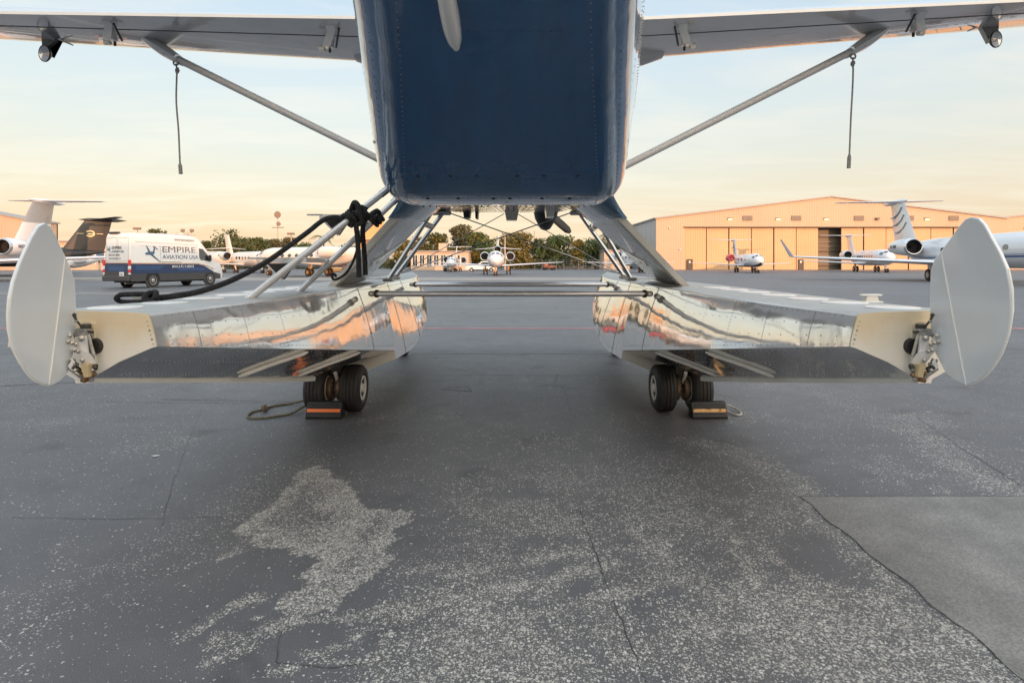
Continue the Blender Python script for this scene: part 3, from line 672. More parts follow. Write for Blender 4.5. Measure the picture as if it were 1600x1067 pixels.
# ================================================================ JETS
def jm(name, c, **k): return mat('jet_'+name, c, k.pop('rough', .25), coat=.8, var=.03, **k)
JW = jm('white', (.74, .75, .77)); JC = jm('cream', (.78, .72, .64)); JD = mat('jet_charcoal', (.020, .022, .026), .5, coat=.15, var=.03); JB = jm('blue', (.06, .13, .32)); JG = jm('grey', (.32, .33, .35)); JR = jm('red', (.55, .03, .05)); JO = jm('orange', (.80, .45, .18))
JDB = jm('slate', (.12, .17, .26))
M['lip'] = mat('engine_lip', (.75, .75, .74), .15, 1.0)
M['goldcap'] = mat('gold_gear', (.60, .34, .12), .4, .5)
def jet(name, label, tail, heading, L=26, Rf=1.2, fin_h=7.6, span=23, body=JW, belly=None, fin=None, stripe=None, winglet=1.5, three=False, tstab=True, stabspan=None, stab_z=None, cover=None, wincount=6, group='parked business jets', gear=None, nac=1.0, finstripe=None, emblem=False, fintop=None):
    ang = math.atan2(heading[1], heading[0])-PI/2
    r = thing(name, label, 'jet', (tail[0], tail[1], 0), ang, group)
    belly = belly or body; fin = fin or body; gear = gear or M['steel']
    hc = Rf*1.85; NS = 28
    tab = [(0, .05, .55), (.05, .22, .48), (.12, .45, .32), (.22, .78, .10), (.34, 1, 0), (.84, 1, 0), (.90, .90, -.04), (.945, .70, -.10), (.98, .40, -.20), (1.0, .04, -.27)]
    def rz(t): q = interp(tab, t); return q[0]*Rf, hc+q[1]*Rf
    def surf(t, a, off=0):
        rr, z = rz(t); rr += off
        return Vector((math.sin(a)*rr, t*L, z-math.cos(a)*rr))
    ts = [0, .025, .05, .085, .12, .17, .22, .28, .34, .45, .55, .65, .75, .84, .87, .90, .923, .945, .963, .98, .99, .996, 1.0]
    fb = MB(); rings = [[surf(t, 2*PI*j/NS) for j in range(NS)] for t in ts]
    def mf(i, j):
        a = (j+.5)/NS*2*PI; a = min(a, 2*PI-a)
        if a < .62: return belly
        return body
    fb.loft(rings, body, mfun=mf); fb.build('fuselage', r)
    if stripe:
        for a0, a1 in ((1.16, 1.26), (1.31, 1.335)):
            w = MB()
            for s in (-1, 1):
                g = [[surf(.12+.80*i/30, s*(a0+(a1-a0)*j), .012) for j in range(2)] for i in range(31)]
                w.add([p for q in g for p in q], [(2*i, 2*i+1, 2*i+3, 2*i+2) for i in range(30)], stripe)
            w.build('side_stripe', r)
    # windshield and cabin windows
    w = MB()
    for s in (-1, 1):
        for a0, a1, t0, t1 in ((PI-.10, PI-.62, .915, .945), (PI-.70, PI-1.15, .895, .930)):
            g = [[surf(t0+(t1-t0)*i/4, s*(a0+(a1-a0)*j/4), .018) for j in range(5)] for i in range(5)]
            w.add([p for q in g for p in q], [(i*5+j, i*5+j+1, i*5+j+6, i*5+j+5) for i in range(4) for j in range(4)], M['glass'])
    w.build('windshield', r)
    for s in (-1, 1):
        for k in range(wincount):
            t0 = .46+k*(.36/max(1, wincount)); c = surf(t0, s*1.72, .02); w = MB(); q = []
            for j in range(14): q.append(surf(t0+.0115*math.sin(2*PI*j/14)*26/L, s*(1.72+.20*math.cos(2*PI*j/14)/max(Rf, .8)*1.0), .02))
            w.add([c]+q, [(0, 1+j, 1+(j+1) % 14) for j in range(14)], M['glass']); w.build('window', r)
    def foil(mb, a, b, ca, cb, ta, tb, m, vert=False):
        """a, b: leading edge points; chords run aft (-y)"""
        prof = [(0, 0), (.04, .45), (.2, .95), (.45, 1), (.8, .45), (1, .03), (.8, -.35), (.45, -.7), (.2, -.7), (.04, -.38)]
        rr = []
        for p, c, th in ((a, ca, ta), (b, cb, tb)):
            p = Vector(p); o = Vector((1, 0, 0)) if vert else Vector((0, 0, 1)); rr.append([p+Vector((0, -u*c, 0))+o*v*th/2 for u, v in prof])
        mb.loft(rr, m)
    # wings
    for s in (-1, 1):
        zw = hc-.78*Rf; yl = .60*L; cr = .26*L*.75; ct = .065*L; xt = s*span/2; zt = zw+abs(xt)*math.tan(R_(3.2)); yt = yl-abs(xt)*.52
        w = MB(); foil(w, (s*Rf*.3, yl, zw), (xt, yt, zt), cr, ct, cr*.11, ct*.10, body); o = w.build('wing', r)
        if winglet:
            w = MB(); foil(w, (xt, yt-.1, zt), (xt+s*.42*winglet, yt-1.0*winglet, zt+winglet), ct*.95, ct*.4, .12, .06, body, True); w.build('winglet', o)
    # engines
    def nacelle(x, z, rn, yf, ln):
        e = MB()
        e.lathe([(rn*.84, 0), (rn*.93, -.03*ln), (rn, -.12*ln), (rn*1.02, -.35*ln), (rn*.9, -.7*ln), (rn*.62, -ln), (rn*.5, -ln), (rn*.45, -.93*ln)], (x, yf, z), (0, 1, 0), cover or body, 24, cap=False)
        o = e.build('engine', r)
        e = MB(); e.lathe([(rn*.78, -.02*ln), (rn*.80, .015*ln), (rn*.86, .02*ln), (rn*.93, -.01*ln), (rn*.965, -.045*ln)], (x, yf, z), (0, 1, 0), cover or M['lip'], 24, cap=False); e.build('intake_lip', o)
        e = MB(); e.lathe([(rn*.79, -.01*ln), (rn*.74, -.16*ln), (rn*.2, -.17*ln), (.01, -.10*ln)], (x, yf, z), (0, 1, 0), cover or M['void'], 24, cap=False)
        e.build('fan', o)
        e = MB(); e.lathe([(rn*.5, -.93*ln), (.02, -.86*ln)], (x, yf, z), (0, 1, 0), M['void'], 20, cap=False); e.build('exhaust_nozzle', o)
    rn = Rf*.60*nac; ln = .155*L
    for s in (-1, 1):
        nacelle(s*(Rf+rn*1.05), hc+Rf*.42, rn, .345*L, ln)
        p = MB(); p.box((s*(Rf*.8+rn*.3), .345*L-ln*.5, hc+Rf*.42), (Rf*.7, ln*.55, .14), body); p.build('engine_pylon', r)
    if three: nacelle(0, hc+Rf*1.30, rn*.86, .30*L, ln*1.4)
    # fin and tailplane
    fz = hc+Rf*.55; hh = fin_h-fz; yb = .195*L; cb = .185*L; sw = hh*.62; ctp = cb*.62
    v = MB()
    if fintop:
        zm = fz+hh*.5; foil(v, (0, yb, fz), (0, yb-sw*.5, zm), cb, (cb+ctp)/2, .42*Rf/1.2, .33*Rf/1.2, fin, True); foil(v, (0, yb-sw*.5, zm), (0, yb-sw, fin_h), (cb+ctp)/2, ctp, .33*Rf/1.2, .24*Rf/1.2, fintop, True)
    else: foil(v, (0, yb, fz), (0, yb-sw, fin_h), cb, ctp, .42*Rf/1.2, .24*Rf/1.2, fin, True)
    o = v.build('fin', r)
    if finstripe:
        for k in range(3):
            c = MB(); z0 = fz+hh*(.85-.17*k); q = [Vector((0, 0, 0))]*0
            for s in (-1, 1):
                pts = [(s*.17*Rf/1.2, yb-sw*(zz-fz)/hh-cb*(.12+.6*u), zz) for u, zz in ((0, z0), (.3, z0-.5), (.7, z0-.85), (1, z0-.95))]
                c.tube(spline(pts, 4), .075, finstripe, 5)
            c.build('fin_stripe', o)
    if emblem:
        for s in (-1, 1):
            c = MB(); ce = Vector((s*(.19*Rf/1.2), yb-sw*.55-cb*.36, fz+hh*.55))
            for j in range(1):
                rg = []
                for k in range(24):
                    an = R_(35+290*k/23); rg.append(ce+Vector((0, math.cos(an)*.44, math.sin(an)*.34)))
                c.tube(rg, .10, M['emblem'], 6)
            c.box(ce+Vector((0, -.1, -.03)), (.08, .7, .14), M['emblem']); c.box(ce+Vector((0, 1.0, 0)), (.06, .7, .07), M['emblem']); c.box(ce+Vector((0, -1.0, 0)), (.06, .7, .07), M['emblem'])
            c.build('emblem', o)
    ss = (stabspan or span*.42)/2; sz = fin_h-.08 if tstab else (stab_z or fz+hh*.35); yt = yb-sw*((sz-fz)/hh)-.03*L
    if tstab:
        v = MB(); v.lathe([(.02, .11*L), (.20*Rf/1.2, .07*L), (.26*Rf/1.2, 0), (.2*Rf/1.2, -.06*L), (.02, -.10*L)], (0, yt-ctp*.45, sz), (0, 1, 0), fin, 14); v.build('fin_bullet', r)
    for s in (-1, 1):
        v = MB(); foil(v, (s*.02, yt+.01*L, sz), (s*ss, yt-ss*.5, sz+(.05 if tstab else -.06)*ss), ctp*.8, ctp*.36, .2*Rf/1.2, .09, fin if tstab else body); v.build('stabilizer', r)
    # gear
    def leg(x, y, top, rw, pair):
        g = MB(); g.tube([(x, y, top), (x, y+.1, rw)], .085*Rf/1.2+.02, gear, 8); g.box((x+.18*Rf, y+.25, rw+.55*(top-rw)), (.05, .5*Rf, .7*(top-rw)), body); o = g.build('landing_gear', r)
        for s in (-1, 1):
            t_ = MB(); wd = .19*Rf/1.2; xx = x+s*pair; t_.lathe([(rw*.55, -wd/2), (rw*.92, -wd/2), (rw, -wd*.25), (rw, wd*.25), (rw*.92, wd/2), (rw*.55, wd/2)], (xx, y+.1, rw), (1, 0, 0), M['rubber'], 18); t_.lathe([(rw*.5, -wd*.52), (rw*.5, wd*.52)], (xx, y+.1, rw), (1, 0, 0), gear, 14); t_.build('wheel', o)
    for s in (-1, 1): leg(s*span*.085, .455*L, hc-.7*Rf, .46*Rf/1.2, .24*Rf/1.2)
    leg(0, .885*L, hc-.7*Rf, .30*Rf/1.2, .17*Rf/1.2)
    return r
M['emblem'] = mat('gold_emblem', (.72, .60, .36), .5)
M['jettext'] = mat('grey_lettering', (.16, .17, .19), .5)
jL = jet('business_jet', 'big white jet with blue stripe, tall T-tail and winglets at right', (38.7, 58.5), (-.2, -.98), 26, 1.27, 7.6, 23.6, stripe=JB, finstripe=JG, wincount=7, winglet=1.6)
jA = jet('business_jet', 'white jet with charcoal tail tip at far left edge', (-46.9, 58.5), (.10, -.99), 26, 1.27, 7.7, 26.5, belly=JG, fintop=JG, stabspan=9.0)
jB = jet('business_jet', 'black jet whose dark tail carries a gold emblem', (-52.0, 74), (-.80, -.6), 24, 1.2, 7.0, 20, body=JD, fin=JD, emblem=True, winglet=0)
jet('business_jet', 'small white jet with a slate blue fin left of the van', (-60.8, 86), (-.86, -.5), 10, .85, 3.4, 9, fin=JDB, winglet=0, wincount=3, tstab=False)
jet('business_jet', 'cream T-tail jet half hidden behind the nose of the van', (-56.5, 98), (.78, -.62), 18, 1.15, 6.3, 16, body=JC, winglet=0, stabspan=6)
jet('business_jet', 'cream jet with oval windows, nose right, beyond the van', (-45.0, 91), (.72, -.69), 15, 1.1, 5.9, 14, body=JC, winglet=0, tstab=False, wincount=5)
jE = jet('business_jet', 'cream jet with an orange fin seen between the ladder rails', (-13.6, 60), (-.86, .5), 20, 1.15, 6.1, 16, body=JC, fin=JO, belly=JG, winglet=0, tstab=False, nac=.9, gear=M['goldcap'])
jet('business_jet', 'three engined white jet facing the viewer at centre', (-1.9, 80), (0, -1), 14.5, 1.02, 5.5, 17.2, three=True, tstab=False, stabspan=6.4, winglet=0, gear=M['goldcap'], wincount=4)
jet('business_jet', 'small white twin jet facing the viewer before the low terminal', (-9.9, 104), (0, -1), 11.5, .86, 4.4, 12.5, winglet=0, stabspan=5.2, gear=M['goldcap'], wincount=3, nac=1.1)
jet('business_jet', 'white twin jet facing the viewer behind the right pylon struts', (18.0, 96), (.12, -.99), 14, 1.15, 5.8, 15, winglet=0, stabspan=4.5, gear=M['goldcap'], wincount=3)
jet('business_jet', 'small white jet with red engine covers before the hangar doors', (36.8, 96), (-.10, -.99), 14, 1.0, 5.3, 15.2, cover=JR, belly=JD, winglet=0, stabspan=6.6, gear=M['goldcap'], finstripe=JG, wincount=3)
jet('business_jet', 'white T-tail jet with a row of windows before the open hangar bay', (60.5, 104), (-.22, -.97), 19, 1.25, 6.4, 18.5, winglet=0, stabspan=8.2, wincount=7)

# ---- text helper
def text(body, size, m, name, parent, Mx, ext=.004, shear=0.0, sx=1.0):
    c = bpy.data.curves.new('t', 'FONT'); c.body = body; c.size = size; c.extrude = ext; c.align_x = 'LEFT'; c.shear = shear
    o = bpy.data.objects.new('t', c); COL.objects.link(o); dg = bpy.context.evaluated_depsgraph_get(); dg.update()
    me = bpy.data.meshes.new_from_object(o.evaluated_get(dg)); bpy.data.objects.remove(o)
    for v in me.vertices: v.co.x *= sx
    me.transform(Mx); me.materials.clear(); me.materials.append(m)
    q = bpy.data.objects.new(name, me); COL.objects.link(q); q.parent = parent; return q
def jet_text(j, s, t, a, off, body, size, Rf=1.27):
    # registration on the outer side of the nacelle
    x = s*(Rf+Rf*.6*1.05+Rf*.6*1.04); y = .345*26-1.3; z = Rf*1.85+Rf*.42-.1
    Mx = Matrix(((0, 0, s, x), (s, 0, 0, y-(1.3 if s > 0 else -.6)), (0, 1, 0, z), (0, 0, 0, 1)))
    text(body, size, M['jettext'], 'registration', j, Mx, .02)
jet_text(jA, -1, 0, 0, 0, 'N2208', .42); jet_text(jL, 1, 0, 0, 0, 'N 528L', .40)

# ================================================================ VAN
VS = 1.17
van = thing('cargo_van', 'white and blue high roof cargo van with aviation company lettering', 'van', (-22.76, 33.25, 0), math.atan2(.95, .31)-PI/2)
van.scale = (1.03, 1.01, VS)
VW = mat('van_white', (.78, .79, .79), .3, coat=.8, var=.02); VB = mat('van_blue', (.020, .045, .115), .3, coat=.8, var=.05); VG = mat('van_grey_plastic', (.065, .068, .072), .6)
VR = mat('van_tail_red', (.75, .03, .03), .2, coat=1.0); VSL = mat('van_silver', (.55, .56, .57), .3, .7); VO = mat('van_orange_line', (.55, .30, .18), .4); VBL = mat('van_light_blue', (.03, .075, .20), .3, coat=.8)
# side outline (y along the van, z up): rear at y=0, nose at y=6.7
out = [(0.02, .38), (0, 1.0), (.02, 1.9), (.06, 2.62), (.14, 2.72), (1.5, 2.76), (3.6, 2.74), (4.5, 2.68), (4.85, 2.55), (5.1, 2.30), (5.75, 1.62), (5.95, 1.42), (6.45, 1.18), (6.62, .95), (6.70, .60), (6.62, .34)]
rings = []
for x_, ins in ((-1.0, .06), (-.97, .02), (-.90, 0), (.90, 0), (.97, .02), (1.0, .06)):
    rings.append([Vector((x_*(1 if z < 1.3 else 1-(z-1.3)*.085), y+(ins if y < 3 else -ins)*1.0, z-(ins if z > 2 else 0))) for y, z in out])
vb = MB()
def vmf(i, j):
    y = (out[j][1]+out[(j+1) % len(out)][1])/2
    return VW if y > 1.0 else VG
vb.loft(rings, VW, mfun=vmf, cap=True, smooth=True); vb.build('body', van, 40)
xs_ = 1.004
def side(poly, m, name, par=van, x=1.0, th=.012, both=True):
    """a panel laid on the sloping side of the van"""
    for s in ((1, -1) if both else (1,)):
        mb = MB(); q = [Vector((s*(x*(1 if z < 1.3 else 1-(z-1.3)*.085)), y, z)) for y, z in poly]
        mb.prism(q, (s*th, 0, 0), m); mb.build(name, par)
side([(.05, .34), (6.45, .34), (6.45, .62), (5.9, .74), (.05, .74)], VG, 'sill_cladding', th=.010)
side([(.03, .72), (5.75, .72), (5.8, .80), (5.1, 1.10), (4.6, 1.18), (.02, 1.20)], VB, 'blue_band', th=.016)
side([(.02, 1.21), (4.65, 1.19), (5.4, 1.05), (5.9, .88), (5.9, .92), (5.4, 1.09), (4.65, 1.23), (.02, 1.25)], VO, 'cheat_line', th=.014)
side([(.35, 1.12), (2.15, 1.12), (1.85, .90), (.35, .90)], VBL, 'blue_flash', th=.02); side([(4.3, 1.0), (5.3, .98), (5.0, .84), (4.1, .84)], VBL, 'blue_flash', th=.02); side([(2.9, 1.02), (4.3, 1.0), (4.1, .84), (3.2, .84)], VBL, 'blue_flash', th=.02)
side([(.35, 2.30), (4.7, 2.22), (4.7, 2.245), (.35, 2.33)], mat('van_crease', (.55, .56, .57), .4), 'body_crease', th=.006); side([(.6, 2.10), (3.9, 2.10), (3.9, 2.115), (.6, 2.115)], mat('van_crease', (.55, .56, .57), .4), 'body_crease', th=.006)
side([(2.0, 1.29), (3.4, 1.285), (3.4, 1.32), (2.0, 1.33)], VSL, 'door_rail', th=.02)
side([(2.95, 2.46), (4.35, 2.44), (4.42, 2.52), (2.95, 2.54)], VSL, 'roof_vent_strip', th=.05)
side([(1.95, 1.15), (1.98, 1.15), (1.98, 2.2), (1.95, 2.2)], mat('van_crease', (.55, .56, .57), .4), 'door_gap', th=.004)
side([(4.55, 1.15), (4.575, 1.15), (4.6, 2.3), (4.575, 2.3)], mat('van_crease', (.55, .56, .57), .4), 'door_gap', th=.004)
side([(4.75, 2.05), (5.05, 2.03), (5.62, 1.50), (5.62, 1.33), (4.85, 1.42), (4.75, 1.55)], M['glass'], 'side_window', th=.01)
m_ = MB()
for s in (-1, 1): m_.box((s*1.13, 5.45, 1.52), (.22, .14, .36), M['black'], bev=.05)
m_.build('wing_mirror', van)
wsn = MB(); wsn.add([(-.80, 5.14, 2.30), (.80, 5.14, 2.30), (.88, 5.78, 1.64), (-.88, 5.78, 1.64)], [(0, 1, 2, 3)], M['glass']); wsn.build('windshield', van)
for s in (-1, 1):
    for y in (1.42, 5.58):
        ar = MB(); ar.lathe([(.46, -.04), (.46, .035)], (s*.975, y, .40), (s, 0, 0), VG, 28); ar.build('wheel_arch', van)
        w = MB(); w.lathe([(.23, -.22), (.33, -.22), (.365, -.16), (.365, -.02), (.34, .04), (.24, .045)], (s*.99, y, .365), (s, 0, 0), M['rubber'], 28); o = w.build('wheel', van)
        w = MB(); w.lathe([(.235, .02), (.22, .05), (.13, .03), (.10, .055), (.08, .06)], (s*.99, y, .365), (s, 0, 0), VSL, 24)
        for k in range(8):
            a_ = k*PI/4; w.dot((s*1.035, y+.17*math.cos(a_), .365+.17*math.sin(a_)), (s, 0, 0), .022, M['black'])
        w.build('rim', o)
# rear face
rp_ = MB(); rp_.box((0, -.012, 1.02), (1.93, .03, .42), VB); rp_.build('blue_rear_band', van)
rp_ = MB(); rp_.box((0, -.02, .97), (1.2, .03, .22), VBL); rp_.build('blue_flash', van)
rp_ = MB(); rp_.box((0, -.05, .48), (2.0, .16, .26), VG, bev=.04); rp_.build('rear_bumper', van)
rp_ = MB(); rp_.box((0, -.01, .70), (1.9, .03, .22), VG); rp_.build('rear_sill', van)
rp_ = MB(); rp_.box((.42, -.05, .70), (.34, .03, .20), M['white'], bev=.01); rp_.build('licence_plate', van)
rp_ = MB(); rp_.box((0, -.01, 1.25), (1.93, .02, .03), VO); rp_.build('cheat_line', van)
for s in (-.45, .45):
    rp_ = MB()
    for a_, b_ in (((s-.40, 1.35), (s+.40, 1.35)), ((s-.40, 2.5), (s+.40, 2.5)), ((s-.40, 1.35), (s-.40, 2.5)), ((s+.40, 1.35), (s+.40, 2.5))):
        rp_.tube([(a_[0], .0+(.0 if a_[1] < 2 else .045), a_[1]), (b_[0], .0+(.0 if b_[1] < 2 else .045), b_[1])], .014, mat('van_crease', (.55, .56, .57), .4), 5)
    rp_.build('rear_door', van)
for s in (-1, 1):
    l_ = MB(); l_.box((s*.965, -.01, 1.26), (.17, .10, .30), VR, bev=.03); l_.box((s*.965, -.01, .85), (.17, .10, .17), VR, bev=.03); l_.box((s*.965, -.01, 1.02), (.17, .09, .17), M['white'], bev=.02); l_.box((s*.965, -.01, .72), (.15, .09, .09), M['white'], bev=.02); l_.build('tail_light', van)
l_ = MB(); l_.box((-.30, .10, 2.74), (.75, .22, .10), VR if False else M['black'], bev=.04); l_.build('roof_brake_light', van)
ub = MB(); ub.box((0, 3.2, .36), (1.7, 5.4, .20), M['black']); ub.tube([(.5, .1, .25), (.55, 1.9, .25)], .05, M['steel'], 8); ub.build('underbody', van)
LT = mat('van_lettering', (.16, .15, .16), .4); LT2 = mat('van_lettering_blue', (.08, .14, .24), .4)
def sideM(y, z): return Matrix(((0, 0, 1, 1.0*(1-(z+.15-1.3)*.085)+.016), (1, 0, 0, y), (-.0, 1, 0, z), (0, 0, 0, 1)))@Matrix.Rotation(R_(-4.8), 4, 'X')
text('EMPIRE', .44, LT, 'lettering', van, sideM(2.05, 1.81), sx=1.78); text('AVIATION USA', .29, LT2, 'lettering', van, sideM(2.08, 1.47), sx=1.32)
text('844.4.FLY.8003', .19, M['white'], 'lettering', van, Matrix(((0, 0, 1, 1.03), (1, 0, 0, 2.7), (0, 1, 0, 1.0), (0, 0, 0, 1))), sx=1.35)
def plane_logo(M4, name='airplane_logo'):
    mb = MB()
    def pl(p): return [M4@Vector((a, b_, 0)) for a, b_ in p]
    n = (M4.to_3x3()@Vector((0, 0, .006)))
    mb.prism(pl([(0, .0), (.10, .07), (.55, .12), (.62, .10), (.60, .0), (.45, -.06), (.05, -.05)]), n, LT2)
    mb.prism(pl([(.22, .08), (.36, .08), (.12, .42), (.08, .42)]), n, LT2); mb.prism(pl([(.30, -.04), (.46, -.02), (1.0, -.42), (.93, -.42)]), n, LT2)
    mb.prism(pl([(.52, .10), (.62, .10), (.66, .36), (.60, .36)]), n, LT2); mb.prism(pl([(.52, .37), (.58, .40), (.86, .24), (.84, .20)]), n, LT2)
    mb.build(name, van)
plane_logo(sideM(.95, 1.72))
rM = lambda x, z: Matrix(((1, 0, 0, x), (0, 0, -1, -.012+(z-1.3)*.02), (0, 1, 0, z), (0, 0, 0, 1)))
text('EMPIRE', .21, LT, 'lettering', van, rM(-.38, 1.93), sx=1.1); text('AVIATION USA', .135, LT2, 'lettering', van, rM(-.38, 1.77)); text('844.4 FLY 8003', .12, LT, 'lettering', van, rM(-.62, 1.60), sx=1.1); text('empireaviationusa.com', .10, LT2, 'lettering', van, rM(-.62, 1.45))
plane_logo(rM(-.78, 1.90)@Matrix.Scale(.38, 4))
text('N402', .11, LT2, 'plate_text', van, Matrix(((1, 0, 0, .29), (0, 0, -1, -.067), (0, 1, 0, .655), (0, 0, 0, 1))))

# ---- white service vehicle by the central jets, and small tugs
def pickup(label, px, d, rz, m, L=5.4):
    r = thing('parked_suv', label, 'car', ((px-800)/F*d, d, 0), rz); o_ = [(0, .4), (0, 1.1), (.15, 1.65), (.6, 1.75), (2.6, 1.72), (3.4, 1.15), (4.6, 1.0), (L-.2, .85), (L-.1, .4)]
    b = MB(); b.loft([[Vector((y-L/2, x_*(1 if z < 1.1 else .88), z)) for y, z in o_] for x_ in (-.92, -.8, .8, .92)], m); b.build('body', r)
    for s in (-1, 1):
        g = MB(); g.prism([Vector((y-L/2, s*.90, z)) for y, z in ((.25, 1.12), (.3, 1.6), (2.5, 1.58), (3.1, 1.14))], (0, s*.03, 0), M['glass']); g.build('window', r)
        for y in (1.0, L-1.1):
            w = MB(); w.lathe([(.2, -.2), (.34, -.15), (.36, 0), (.33, .06), (.2, .07)], (y-L/2, s*.88, .36), (0, s, 0), M['rubber'], 20); o = w.build('wheel', r)
            w = MB(); w.lathe([(.2, .0), (.19, .09), (.05, .08)], (y-L/2, s*.88, .36), (0, s, 0), M['lip'], 16); w.build('rim', o)
    return r
pickup('white car parked between the small twin jet and the three engined jet', 752, 98, PI, JW)
def tug(label, px, d, rz, m):
    r = thing('tow_tractor', label, 'tug', ((px-800)/F*d, d, 0), rz)
    b = MB(); b.box((0, 0, .62), (2.6, 1.3, .6), m, bev=.12); b.box((-.75, 0, 1.05), (.9, 1.2, .45), m, bev=.1); b.build('body', r)
    b = MB(); b.box((.35, 0, 1.05), (.5, .5, .3), M['black'], bev=.08); b.box((.12, 0, 1.3), (.12, .5, .5), M['black'], bev=.05); b.build('seat', r)
    for x in (-.85, .85):
        for s in (-1, 1):
            w = MB(); w.lathe([(.12, -.12), (.30, -.12), (.34, 0), (.30, .12), (.12, .12)], (x, s*.62, .34), (0, 1, 0), M['rubber'], 16); w.build('wheel', r)
    return r
tug('rust red tow tractor under the wing right of the three engined jet', 858, 118, .3, mat('tug_rust', (.30, .10, .06), .5)); tug('red tow tractor parked beyond the pylon foot on the left', 553, 66, .6, JR); tug('pale orange tow tractor under the small twin jet', 704, 99, 0, JC)
tug('orange tow tractor under the tail of the orange finned jet', 527, 72, .2, JO)

# ================================================================ THE SEAPLANE
X0 = -.035
sea = thing('seaplane', 'large white and navy amphibious floatplane seen from under its tail', 'seaplane', (X0, 5.7, 0))
OFF = -Vector((X0, 5.7, 0))
def V(x, d, z): return Vector((x, d, z+H))       # z measured from the camera's height
def part(mb, name, par=sea, angle=35):
    o = mb.build(name, par, angle)
    if par is sea: o.location = OFF
    return o
# ---- fuselage
FT = [(-4.2, 2.30, .05, 2.55), (-3.0, 1.98, .12, 2.45), (0, 1.31, .30, 2.15), (1.2, 1.035, .415, 2.1), (1.9, .86, .492, 2.1), (2.8, .622, .637, 2.2), (3.35, .468, .728, 2.3), (3.62, .408, .768, 2.4), (3.85, .396, .785, 2.5), (4.3, .425, .80, 2.7), (5.5, .515, .81, 2.85), (8.0, .70, .81, 2.95), (9.3, .83, .68, 2.2), (10.6, 1.02, .48, 1.75), (10.95, 1.14, .30, 1.62)]
XF = X0-.026
def fring(d):
    zb, Wd, zt = interp(FT, d); rc = min(.17, Wd*.36); f = Wd-rc; h = zt-zb
    hp = [(0, 0), (f*.3, 0), (f*.6, 0), (f*.85, 0), (f, .0)]
    for k in range(1, 9):
        a = k/8*R_(82); hp.append((f+rc*math.sin(a), rc*(1-math.cos(a))))
    x1, z1 = hp[-1]; sh = h*.62
    for q in (.12, .24, .36, .5, .75, 1.): 
        zz = z1+(sh-z1)*q; hp.append((x1+(.135*Wd)*math.sin(q*PI/2), zz))
    xm = hp[-1][0]
    for k in range(1, 7):
        a = k/6*PI/2; hp.append((xm*math.cos(a)**.8 if k < 6 else 0, sh+(h-sh)*math.sin(a)))
    pts = [(x, z) for x, z in hp]+[(-x, z) for x, z in reversed(hp[1:-1])]
    return [V(XF+x, d, zb+z) for x, z in pts], [z for x, z in pts]
ds = [-4.2, -3.6, -3, -2, -1, 0, .6, 1.2, 1.55, 1.9, 2.2, 2.5, 2.8, 3.1, 3.25, 3.4, 3.5, 3.58, 3.66, 3.74, 3.82, 3.92, 4.05, 4.3, 4.7, 5.1, 5.5, 6.2, 7, 8, 8.6, 9.3, 10, 10.6, 10.95]
fb = MB(); rr_ = [fring(d) for d in ds]; fb.loft([r[0] for r in rr_], M['skin'])
bandv = [z for r in rr_ for z in r[1]]
nskin = len(bandv)
def belly(d, x):
    zb, Wd, zt = interp(FT, d); return V(XF+x*Wd, d, zb-.0005)
def fpt(d, idx, s):
    r, _ = fring(d); p = r[idx] if s > 0 else r[-idx]; return p
dn = Vector((0, -.25, -1))
for s in (-1, 1):
    for idx, st, mt in ((4, .040, 'rivet'), (8, .055, 'rivet_dark'), (15, .03, 'rivet'), (16, .045, 'rivet'), (17, .05, 'rivet')):
        d = 1.35
        while d < 3.85: 
            p = fpt(d, idx, s); nn = Vector((s*(.2 if idx < 5 else (.7 if idx < 9 else 1)), -.2, -1 if idx < 9 else -.25)); fb.dot(p, nn, .005, M[mt]); d += st
    for dd in (1.5, 2.05, 2.6, 3.15, 3.6):
        for idx in range(12, 19):
            a = fpt(dd, idx, s); b_ = fpt(dd, idx+1, s); fb.row(a, b_, (s, -.2, -.1), .03, .0042, M['rivet'])
for d in (4.1, 4.5, 4.9, 5.3, 5.7, 6.1, 6.6, 7.2, 7.8):
    fb.row(belly(d, -.78), belly(d, .78), (0, .1, -1), .05, .008, M['rivet_dark'])
for d in (1.6, 2.05, 2.5, 2.95, 3.3, 3.62, 3.9, 4.3, 4.8):
    fb.row(belly(d, -.74), belly(d, .74), dn if d < 3.7 else (0, .1, -1), .035, .0036, M['rivet_dark'])
for px, py, d in ((653, 266, 3.26), (703, 268, 3.26), (745, 269, 3.26), (808, 269, 3.26), (850, 268, 3.26), (903, 266, 3.26), (668, 307, 3.64), (716, 309, 3.64), (771, 309, 3.64), (797, 309, 3.64), (847, 309, 3.64), (890, 308, 3.64)):
    zb, Wd, zt = interp(FT, d); fb.dot(V((px-800)/F*d, d, zb-.001), dn, .014, M['rivet_dark'], 12)
fo = part(fb, 'fuselage', angle=50)
ba = fo.data.attributes.new('band', 'FLOAT', 'POINT'); ba.data.foreach_set('value', np.array(bandv+[0]*(len(fo.data.vertices)-nskin), np.float32))
# teardrop antenna fairing under the tail cone
a_ = MB(); rings = []
for i in range(15):
    u = i/14; d = 2.12-.85*u; zb = interp(FT, d)[0]; w_ = .031*math.sin(PI*min(1, u*1.1+.02)**.55)*(1-.25*u)+.003; hgt = .085*math.sin(PI*min(.999, .04+u*.9)**.6)
    rings.append([V(-.205-.01*u+w_*math.sin(2*PI*j/16), d, zb+.01-hgt*.5-hgt*.5*math.cos(2*PI*j/16)) for j in range(16)])
a_.loft(rings, M['white']); part(a_, 'antenna_fairing', fo, 60)
